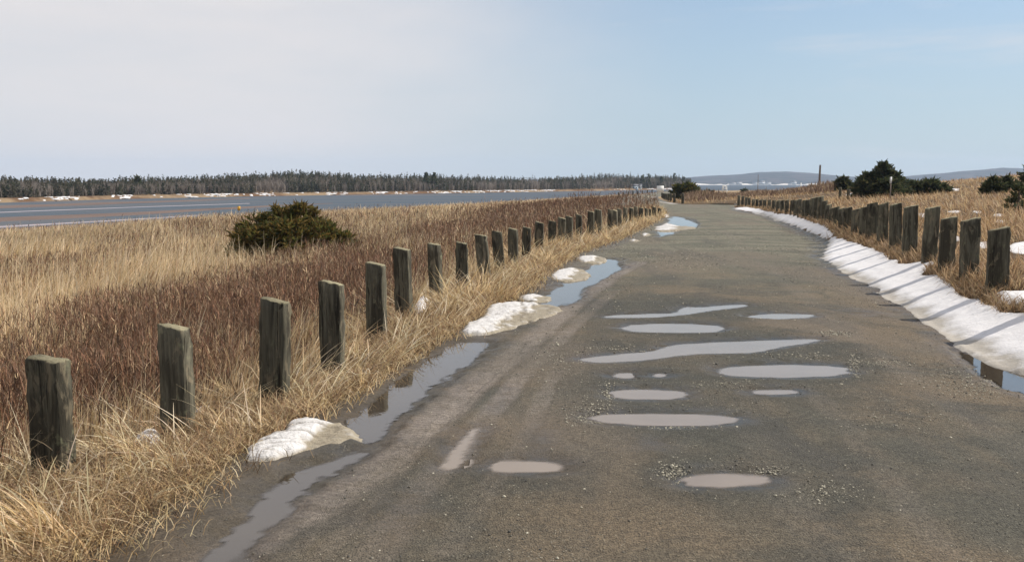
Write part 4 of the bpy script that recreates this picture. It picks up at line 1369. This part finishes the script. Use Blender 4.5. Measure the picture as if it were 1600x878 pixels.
d = 260; x, zb = ground_at(1182, d)
zt = at_depth(1182, 273, d)[1] - zb
m_ = MB(); m_.tube([(0, 0, -.4), (0, 0, zt * .5), (.02, 0, zt)], [.10, .09, .07], 8)
o = m_.build('thin_pole', M['grey_wood'], None, True); o.location = (x, d, zb); tag(o, 'thin reddish brown pole standing alone on the far dune', 'pole')

d = 270; x, zb = ground_at(1195, d)
zt = at_depth(1195, 291.3, d)[1] - zb
root = empty('round_marker', (x, d, zb)); tag(root, 'small white round marker on a stake on the far dune', 'marker')
m_ = MB(); m_.tube([(0, .06, -.3), (0, .06, zt - .1)], [.05, .05], 6); m_.build('stake', M['grey_wood'], root)
m_ = MB()
pts = [(0, -.06, zt - .25), (0, 0.0, zt - .25)]
m_.tube([(0, -.05, zt - .28), (0, .0, zt - .28)], [.28, .28], 12); m_.build('disc', M['white'], root)

d = 56; x, zb = ground_at(1369, d)
x, zt = at_depth(1369, 277, d); zlow = at_depth(1369, 287, d)[1]
root = empty('boundary_stake', (x, d - 2.2, zb)); tag(root, 'narrow white stake standing in front of the tallest spruce', 'stake')
m_ = MB(); m_.box(-.03, .03, -.02, .02, -.3, zlow - zb); m_.build('pole', M['grey_wood'], root)
m_ = MB(); m_.box(-.05, .05, -.03, .03, zlow - zb + .004, zt - zb); m_.build('plate', M['white'], root)

d = 92; x, zb = ground_at(374.5, d)
zt = at_depth(374, 322.5, d)[1]; zm = at_depth(374, 329, d)[1]; zl = at_depth(374, 342, d)[1]
root = empty('channel_marker', (x, d, zl)); tag(root, 'yellow board on a thin stake at the marsh edge by the water', 'marker')
m_ = MB(); m_.tube([(0, 0, -1), (0, 0, zm - zl)], [.035, .03], 6); m_.build('stake', M['grey_wood'], root)
m_ = MB(); m_.box(-.14, .14, -.02, .02, zm - zl, zt - zl); m_.build('board', M['yellow'], root)

# gnarled dead stem among the near left posts
x, y = hit(556, 500); zb = float(base_z(x, y))
m_ = MB()
m_.tube([(0, 0, -.1), (.03, 0, .10), (0, .02, .19), (.05, .0, .28)], [.022, .017, .013, .006], 6)
m_.tube([(.03, 0, .10), (.10, .03, .17), (.13, .02, .25)], [.013, .009, .004], 5)
m_.tube([(.01, .02, .17), (-.08, .0, .23), (-.11, .02, .29)], [.010, .007, .003], 5)
m_.tube([(.10, .03, .17), (.17, .0, .18)], [.007, .003], 5)
o = m_.build('dead_shrub', M['bark'], None, True); o.location = (x, y, zb); tag(o, 'dark gnarled bare shrub stem between the fourth and fifth left posts', 'shrub')

# ------------------------------------------------------------------ lagoon, far shore and forest
V = [(-5000, -300, WATER_Z), (5000, -300, WATER_Z), (5000, 5200, WATER_Z), (-5000, 5200, WATER_Z)]
tag(raw_mesh('water', np.array(V), np.array([(0, 1, 2, 3)]), M['bay']), kind='structure')


def on_water(px, py, z):
    a, dy, dz = ray(px, py); t = (z - CAMZ) / dz
    return (float(a * t), float(dy * t))


def strip(name, top, bot, z, mat):
    """a low flat bar lying in the shallows between two shorelines"""
    T = [on_water(*p, z) for p in top]; B = [on_water(*p, z) for p in bot]
    V, Q = [], []
    n = len(T)
    xs_ = np.linspace(0, 1, 60)
    T = np.array(T); B = np.array(B)
    ti = np.stack([np.interp(xs_, np.linspace(0, 1, n), T[:, k]) for k in (0, 1)], -1)
    bi = np.stack([np.interp(xs_, np.linspace(0, 1, len(B)), B[:, k]) for k in (0, 1)], -1)
    wob = (vnoise(xs_ * 9, xs_ * 0, 7) - .5)
    rows = []
    for f in (0, .33, .66, 1):
        p = ti * (1 - f) + bi * f
        p[:, 1] += wob * (1.5 if f in (0, 1) else 0)
        rows.append(np.concatenate([p, np.full((60, 1), z - (.12 if f in (0, 1) else 0))], 1))
    V = np.stack(rows, 0)
    return raw_mesh(name, V.reshape(-1, 3), grid_faces(4, 60), mat, smooth=True)


for nm, top, bot, z, mt in (
        ('mudflat', [(-250, 348), (0, 337), (200, 330), (420, 320), (520, 317)], [(-250, 366), (0, 349), (200, 339), (420, 324), (520, 318)], -2.96, M['mud']),
        ('mudflat', [(-250, 376), (0, 356), (150, 348), (330, 338)], [(-250, 384), (0, 361), (150, 351), (330, 340)], -2.955, M['mud']),
        ('mudflat', [(-250, 329), (0, 320), (180, 314.6), (390, 309.5)], [(-250, 337), (0, 327), (180, 320), (390, 311)], -2.95, M['mud']),
        ('tideline', [(-250, 341), (0, 331), (200, 323.6), (390, 317.6)], [(-250, 342.2), (0, 332), (200, 324.3), (390, 318)], -2.94, M['pale_mud']),
        ('tideline', [(-250, 371), (0, 352.5), (150, 345), (320, 335.5)], [(-250, 374), (0, 355), (150, 346.4), (320, 336)], -2.935, M['pale_mud'])):
    tag(strip(nm, top, bot, z, mt), kind='structure')

# far shore: land behind the lagoon, curving from left to centre
SH = [(-420, 331), (-200, 323), (0, 317), (100, 314), (200, 311), (300, 309), (400, 307), (500, 305.3), (600, 304), (700, 302.4), (800, 300.6), (900, 299), (1000, 297.2), (1060, 296.6), (1092, 297)]
SHW = np.array([on_water(*p, WATER_Z) for p in SH])
tt = np.linspace(0, 1, 240)
sx_ = np.interp(tt, np.linspace(0, 1, len(SHW)), SHW[:, 0]); sy_ = np.interp(tt, np.linspace(0, 1, len(SHW)), SHW[:, 1])
TOPPX = curve([(-420, 281), (-200, 280), (0, 281), (60, 281.5), (120, 285), (180, 283), (230, 280), (300, 278.5), (400, 274.5), (450, 269.5), (500, 270.5), (560, 275.5), (600, 275), (660, 274), (740, 278),
               (800, 279), (870, 278), (920, 275.5), (950, 273), (1000, 276), (1030, 276), (1060, 277), (1092, 284)])


def shore_pt(t, back, lat=0):
    """point t along the shore, 'back' metres behind the waterline (straight away from the camera)"""
    x = np.interp(t, tt, sx_); y = np.interp(t, tt, sy_)
    r_ = np.hypot(x, y)
    return x + x / r_ * back + lat, y + y / r_ * back


def shore_h(t, back):
    px = np.interp(t, np.linspace(0, 1, len(SH)), [p[0] for p in SH])
    x, y = shore_pt(t, back)
    # the crest of the wooded ground: so that tree tops reach the skyline seen in the place
    crest = CAMZ + (HOR - TOPPX(px)) / F * np.hypot(x, y) * .98
    rise = np.clip(crest - 3.9 * (1 + 1.0 * t) - WATER_Z, .2, 12)
    return WATER_Z - .2 + np.clip(back, 0, 5) * .24 + rise * sstep(2, 85, back)


bk = np.array([-3, 0, 1.5, 3, 5, 8, 12, 20, 35, 55, 80, 120, 180])
T_, B_ = np.meshgrid(tt, bk, indexing='ij')
GX, GY = shore_pt(T_, B_)
GZ = shore_h(T_, B_) + .25 * fbm(GX * .2, GY * .2, 201) * (B_ > 1)
GZ = np.where(B_ < 0, WATER_Z - .6, GZ)
tag(raw_mesh('far_shore', np.stack([GX, GY, GZ], -1).reshape(-1, 3), grid_faces(*GX.shape), M['shore'], smooth=True), kind='structure')

# snow along the far waterline: a broken strip of drifts, one mass
m = 900
t_ = rng.uniform(.13, .995, m)
kp = fbm(t_ * 60, t_ * 0, 211, 4) > rng.uniform(-.12, .24, m)
t_ = t_[kp]; m = len(t_)
b_ = rng.uniform(1.8, 6.5, m)
x_, y_ = shore_pt(t_, b_); z_ = shore_h(t_, b_)
VV, QQ = [], []
k = 8
ang = np.linspace(0, 2 * PI, k, endpoint=False)
rx = rng.lognormal(-.2, .6, m); ry = rng.uniform(.3, .8, m); hh = rng.uniform(.06, .20, m)
ringx = x_[:, None] + rx[:, None] * np.cos(ang) * rng.uniform(.8, 1.2, (m, k)); ringy = y_[:, None] + ry[:, None] * np.sin(ang)
ring = np.stack([ringx, ringy, np.repeat((z_ - .15)[:, None], k, 1)], -1)
ring2 = np.stack([x_[:, None] + (ringx - x_[:, None]) * .6, y_[:, None] + (ringy - y_[:, None]) * .6, np.repeat((z_ + hh * .8)[:, None], k, 1)], -1)
cen = np.stack([x_, y_, z_ + hh], -1)[:, None]
V = np.concatenate([ring, ring2, cen], 1)
q = np.array([(j, (j + 1) % k, k + (j + 1) % k, k + j) for j in range(k)]); tr = np.array([(k + j, k + (j + 1) % k, 2 * k) for j in range(k)])
o_ = (np.arange(m) * (2 * k + 1))[:, None, None]
so = raw_mesh('shore_snow', V.reshape(-1, 3), [(q[None] + o_).reshape(-1, 4), (tr[None] + o_).reshape(-1, 3)], M['snow'], {'edge': ('FLOAT', np.zeros(m * (2 * k + 1)))}, smooth=True)
tag(so, kind='stuff')

# forest: thousands of small spruces and bare grey hardwoods, one mass
def forest_trees(t, back, H, kind, r):
    """cheap trees: spruces as tiers of ragged drooping flaps, hardwoods as sprays of thin grey stems"""
    x, y = shore_pt(t, back); z = shore_h(t, back) - .2
    parts = []
    s_ = kind == 0
    if s_.any():
        n = s_.sum(); per = 40
        f = r.uniform(0, 1, (n, per)) ** .9
        az = r.uniform(0, 2 * PI, (n, per))
        Rr_ = H[s_][:, None] * .28 * ((1 - f) ** .75 * .95 + .05) * r.uniform(.6, 1.2, (n, per))
        zc = H[s_][:, None] * (.10 + .90 * f)
        b = np.stack([x[s_][:, None] + 0 * f, y[s_][:, None] + 0 * f, z[s_][:, None] + zc], -1).reshape(-1, 3)
        dr = np.stack([np.cos(az), np.sin(az), r.uniform(-.35, .35, (n, per)) + .8 * f], -1).reshape(-1, 3)
        tone = r.uniform(.6, 1.5, (n, 1)) * np.ones((n, per))
        tint = np.array([(.082, .086, .052), (.112, .104, .068), (.068, .074, .048), (.140, .122, .086)])[r.integers(0, 4, n)]
        c = np.repeat(tint[:, None], per, 1).reshape(-1, 3) * tone.reshape(-1, 1) * r.uniform(.7, 1.3, (n * per, 1))
        parts.append(plumes(b, dr, Rr_.ravel() + .12, np.full(n * per, .15) * r.uniform(.6, 1.4, n * per), c))
        zz_ = np.zeros(n)
        parts.append(blades(x[s_], y[s_], z[s_], H[s_] * .97, np.full(n, .12), zz_, zz_ + .02, 1, np.tile([[.10, .085, .07]], (n, 1))))
    s_ = kind == 1
    if s_.any():
        n = s_.sum(); per = 22
        bx = np.repeat(x[s_], per) + r.normal(0, .12, n * per); by = np.repeat(y[s_], per) + r.normal(0, .12, n * per)
        hh_ = np.repeat(H[s_], per)
        h0_ = hh_ * r.uniform(0, .55, n * per)
        c = np.array([(.25, .21, .175), (.20, .17, .145), (.30, .26, .22), (.17, .14, .115)])[r.integers(0, 4, n)]
        c = np.repeat(c, per, 0) * r.uniform(.7, 1.3, (n * per, 1))
        parts.append(blades(bx, by, np.repeat(z[s_], per) + h0_, (hh_ - h0_) * r.uniform(.5, 1.0, n * per), r.uniform(.07, .15, n * per), r.uniform(0, 2 * PI, n * per), r.uniform(.05, .55, n * per), 2, c))
    return joinb(parts)


r = np.random.default_rng(77)
n = 9000
t = r.uniform(0, .985, n) ** .85 * .985
back = 6.5 + 95 * r.uniform(0, 1, n) ** 1.1
gy_ = fbm(t * 38, back * .05, 221, 3)
grey = ((gy_ + r.normal(0, .13, n)) > -.02) & (back < 75)
H = np.where(grey, r.uniform(2.2, 3.9, n), r.uniform(2.0, 4.0, n) * r.lognormal(0, .10, n)) * (.85 + .15 * sstep(5, 25, back))
H = H * (1 + 1.0 * t)
V, Q, C = forest_trees(t, back, H, grey.astype(int), r)
tag(raw_mesh('forest', V, Q, M['needle'], {'col': ('FLOAT_COLOR', C)}), kind='stuff')

# trees that stand out of the wood one by one
EM = [(215, 276, 300, 'lone dark spruce poking above the left part of the far forest'),
      (664, 270, 420, 'flat-topped spruce poking above the middle of the far forest, left of its twin'),
      (677, 270, 424, 'flat-topped spruce poking above the middle of the far forest, right of its twin'),
      (1003, 274, 690, 'dark spruce above the far forest behind the pale house'),
      (1013, 272, 690, 'taller pointed spruce right of the one behind the pale house'),
      (1032, 276, 690, 'thin spruce near the right end of the far forest'),
      (1053, 270.5, 680, 'tall blunt-topped spruce at the right end of the far forest'),
      (1069, 277, 680, 'last low spruce at the right tip of the far forest')]
for px, top, dd, lab in EM:
    tpx = np.interp(px, [p[0] for p in SH], np.linspace(0, 1, len(SH)))
    y0_ = float(np.interp(tpx, tt, sy_)); back_ = 16.0
    x, y = shore_pt(np.array([tpx]), np.array([back_])); x, y = float(x[0]), float(y[0])
    zb = float(shore_h(np.array([tpx]), np.array([back_]))[0]) - .2
    zt = at_depth(px, top, y)[1]
    h = zt - zb
    root = empty('spruce_tree', (x, y, zb)); tag(root, lab, 'tree', 'spruces standing out of the far forest')
    v, q, c, axes = spruce_crown(h, h * .26, 70, 12, int(px), DARK, plume=(.75, .22), z0=.12, shape=.7)
    raw_mesh('crown', v, q, M['needle'], {'col': ('FLOAT_COLOR', c * 1.25)}, parent=root)
    m_ = MB(); m_.tube([(0, 0, -.5), (0, 0, h * .5), (0, 0, h)], [.2, .13, .04], 6); m_.build('trunk', M['bark'], root)


def house(x, y, z, w, dpt, h, rh, label, rz=0, chim=False, wallmat=None):
    root = empty('house', (x, y, z), rz)
    m_ = MB(); m_.box(-w / 2, w / 2, -dpt / 2, dpt / 2, -1.0, h)
    m_.build('wall', wallmat or M['white'], root)
    V = [(-w / 2 - .3, -dpt / 2 - .3, h + .003), (w / 2 + .3, -dpt / 2 - .3, h + .003), (w / 2 + .3, dpt / 2 + .3, h + .003), (-w / 2 - .3, dpt / 2 + .3, h + .003), (-w / 2 - .3, 0, h + rh), (w / 2 + .3, 0, h + rh)]
    raw_mesh('roof', np.array(V), [np.array([(0, 1, 5, 4), (2, 3, 4, 5), (3, 2, 1, 0)]), np.array([(0, 4, 3), (1, 2, 5)])], M['roof'], parent=root)
    nwin = max(2, int(w / 4))
    for i in range(nwin):
        cx = -w / 2 + w * (i + .5) / nwin
        m_ = MB(); m_.box(cx - .5, cx + .5, -dpt / 2 - .06, -dpt / 2 - .005, h * .4, h * .78); m_.build('window', M['pane'], root)
    return tag(root, label, 'house')


M['pale_blue'] = mat_plain('pale_blue_paint', (.42, .48, .52), .6, .1, 1)
tpx = np.interp(990, [p[0] for p in SH], np.linspace(0, 1, len(SH)))
x, y = shore_pt(np.array([tpx]), np.array([7.0]))
house(float(x[0]), float(y[0]), WATER_Z + .5, 4.6, 4, 2.2, 1.5, 'pale blue house at the forest edge on the far shore', wallmat=M['pale_blue'])
tpx = np.interp(996.5, [p[0] for p in SH], np.linspace(0, 1, len(SH)))
x, y = shore_pt(np.array([tpx]), np.array([9.0]))
house(float(x[0]) + 1.4, float(y[0]), WATER_Z + .6, 2.4, 3, 2.4, 1.2, 'narrow white outbuilding just right of the pale blue house')

# ------------------------------------------------------------------ hills across the bay
HL = curve([(300, 284), (700, 282), (900, 281), (1060, 279), (1100, 276), (1150, 273.5), (1185, 269.5), (1225, 269), (1260, 271), (1310, 276), (1350, 278), (1400, 277), (1450, 273),
            (1500, 268.5), (1560, 263.5), (1600, 264), (1680, 266), (1800, 272), (2000, 280)])
pxs = np.linspace(300, 2000, 420)
DH = 3000.0
rows = []
for f in (0, .15, .35, .6, .85, 1.0, 1.3, 1.7):
    dd = DH + 900 * f
    x = (pxs - CX) / F * dd
    top = CAMZ + (HOR - HL(pxs)) / F * (DH + 900)
    prof = {0: -.02, .15: .14, .35: .36, .6: .70, .85: .95, 1.0: 1.0, 1.3: .8, 1.7: -.05}[f]
    z = WATER_Z + 1.2 * (f > 0) + (top - WATER_Z) * prof * (1 + (.25 * fbm(pxs * .02, f * 3 + pxs * 0, 231, 3) if f < 1 else .05 * fbm(pxs * .12, pxs * 0, 232, 3)))
    rows.append(np.stack([x, np.full_like(x, dd) + 60 * fbm(pxs * .01, pxs * 0 + f, 233), z], -1))
G = np.stack(rows, 0)
tag(raw_mesh('hills', G.reshape(-1, 3), grid_faces(*G.shape[:2]), M['hill'], smooth=True), kind='structure')
# snowy beach in front of the hills
pb_ = np.linspace(1060, 1420, 90)
rows = []
for f, zz_ in ((0, -.4), (.3, 2.2), (1.0, 4.5)):
    dd = 2900 + 60 * f
    rows.append(np.stack([(pb_ - CX) / F * dd, np.full_like(pb_, dd), WATER_Z + zz_ * (.25 + .8 * sstep(-.15, .2, fbm(pb_ * .06, pb_ * 0, 241, 3)))], -1))
G = np.stack(rows, 0)
tag(raw_mesh('far_beach', G.reshape(-1, 3), grid_faces(*G.shape[:2]), mat_plain('snowy_sand', (.62, .58, .52), .9, .25, .02), smooth=True), kind='structure')
d = 2860
for px, w, h, rh, lab in ((1143, 24, 5, 3, 'leftmost of the far white buildings across the bay'), (1152, 20, 6, 3, 'long low white building second from left across the bay'),
                          (1178, 16, 5, 3, 'white building beside the thin pole line across the bay'), (1188, 18, 8, 5, 'tallest cream building of the cluster across the bay'),
                          (1197, 20, 5, 3, 'low cream building right of the tallest one across the bay'), (1231, 8, 4, 3, 'small grey shed alone on the far white beach'),
                          (1238, 13, 8, 5, 'bright white house standing apart on the far beach'), (1291, 15, 6, 5, 'pale house at the right end of the far beach')):
    house((px - CX) / F * d, d, WATER_Z + 1.5, w, 10, h, rh, lab)

# ------------------------------------------------------------------ air between here and the hills
hz = bpy.data.materials.new('haze'); hz.use_nodes = True
ht = hz.node_tree; ht.nodes.clear()
ho = ht.nodes.new('ShaderNodeOutputMaterial'); pv = ht.nodes.new('ShaderNodeVolumePrincipled')
pv.inputs['Color'].default_value = (.60, .77, 1.0, 1); pv.inputs['Density'].default_value = 1.25e-4; pv.inputs['Anisotropy'].default_value = .1
ht.links.new(pv.outputs[0], ho.inputs['Volume'])
m_ = MB(); m_.box(-5200, 5200, -320, 5400, -8, 140)
o = m_.build('haze', hz); tag(o, kind='stuff')

# ------------------------------------------------------------------ sky and sun
SUN_AZ, SUN_EL = R(76), R(41)       # azimuth right of the view direction (+Y), elevation
w = bpy.data.worlds.new('World'); sc.world = w; w.use_nodes = True
nt = w.node_tree; nt.nodes.clear()
N = nt.nodes.new
out = N('ShaderNodeOutputWorld'); bg = N('ShaderNodeBackground'); sky = N('ShaderNodeTexSky')
sky.sky_type = 'NISHITA'; sky.sun_disc = False
sky.sun_elevation = SUN_EL; sky.sun_rotation = SUN_AZ
sky.air_density = 1.0; sky.dust_density = .15; sky.ozone_density = 1.5; sky.altitude = 0
bg.inputs['Strength'].default_value = .094
tc = N('ShaderNodeTexCoord'); sep = N('ShaderNodeSeparateXYZ'); nt.links.new(tc.outputs['Generated'], sep.inputs[0])


def wm(op, a, b=None, clamp=False):
    o = N('ShaderNodeMath'); o.operation = op; o.use_clamp = clamp
    for i, q in enumerate((a, b)):
        if q is None: continue
        if isinstance(q, (int, float)): o.inputs[i].default_value = q
        else: nt.links.new(q, o.inputs[i])
    return o.outputs[0]


def wr(v, a, b):
    o = N('ShaderNodeMapRange'); o.interpolation_type = 'SMOOTHSTEP'; o.inputs['From Min'].default_value = a; o.inputs['From Max'].default_value = b
    nt.links.new(v, o.inputs['Value']); return o.outputs[0]


def wn(scale, vec_scale, detail=5, rough=.55):
    vm = N('ShaderNodeVectorMath'); vm.operation = 'MULTIPLY'; nt.links.new(tc.outputs['Generated'], vm.inputs[0]); vm.inputs[1].default_value = vec_scale
    o = N('ShaderNodeTexNoise'); o.inputs['Scale'].default_value = scale; o.inputs['Detail'].default_value = detail; o.inputs['Roughness'].default_value = rough
    nt.links.new(vm.outputs[0], o.inputs['Vector']); return o.outputs['Fac']


# a high veil of cloud lies over the left (west) of the sky and thins out to the right
edge = wm('ADD', sep.outputs[0], wm('MULTIPLY', wm('SUBTRACT', wn(2.2, (1, 1, 2.5)), .5), .35))
edge = wm('SUBTRACT', edge, wm('MULTIPLY', sep.outputs[2], .45))
veil = wm('SUBTRACT', 1.0, wr(edge, -.34, .16))
veil = wm('MULTIPLY', veil, wm('ADD', .55, wm('MULTIPLY', wn(2.4, (1, 1, 5), 6, .6), .75)), True)
wisp = wm('MULTIPLY', wr(wn(3.0, (1, 1, 8), 7, .62), .50, .78), .42)
fac = wm('MAXIMUM', veil, wisp, True)
# thin milky air low over the horizon
hzf = wm('MULTIPLY', wm('SUBTRACT', 1.0, wr(sep.outputs[2], -.02, .40)), .80)
m0 = N('ShaderNodeMix'); m0.data_type = 'RGBA'
nt.links.new(hzf, m0.inputs[0]); nt.links.new(sky.outputs[0], m0.inputs[6]); m0.inputs[7].default_value = (3.6, 4.5, 5.4, 1)
mx = N('ShaderNodeMix'); mx.data_type = 'RGBA'
nt.links.new(fac, mx.inputs[0]); nt.links.new(m0.outputs[2], mx.inputs[6]); mx.inputs[7].default_value = (6.5, 6.3, 6.36, 1)
nt.links.new(mx.outputs[2], bg.inputs[0]); nt.links.new(bg.outputs[0], out.inputs[0])

sl = bpy.data.lights.new('sun', 'SUN'); sl.energy = 5.0; sl.angle = R(.53); sl.color = (1.0, .93, .83)
so = bpy.data.objects.new('sun', sl); COL.objects.link(so)
dirv = Vector((math.sin(SUN_AZ) * math.cos(SUN_EL), math.cos(SUN_AZ) * math.cos(SUN_EL), math.sin(SUN_EL)))
so.rotation_euler = dirv.to_track_quat('Z', 'Y').to_euler()
so.location = dirv * 300

vs = sc.view_settings
vs.view_transform = 'Standard'; vs.look = 'None'; vs.gamma = 1; vs.use_curve_mapping = False; vs.exposure = .38
sc.cycles.max_bounces = 6; sc.cycles.diffuse_bounces = 2; sc.cycles.glossy_bounces = 3; sc.cycles.transmission_bounces = 3
sc.cycles.volume_bounces = 0; sc.cycles.volume_step_rate = 5
sc.cycles.use_denoising = True
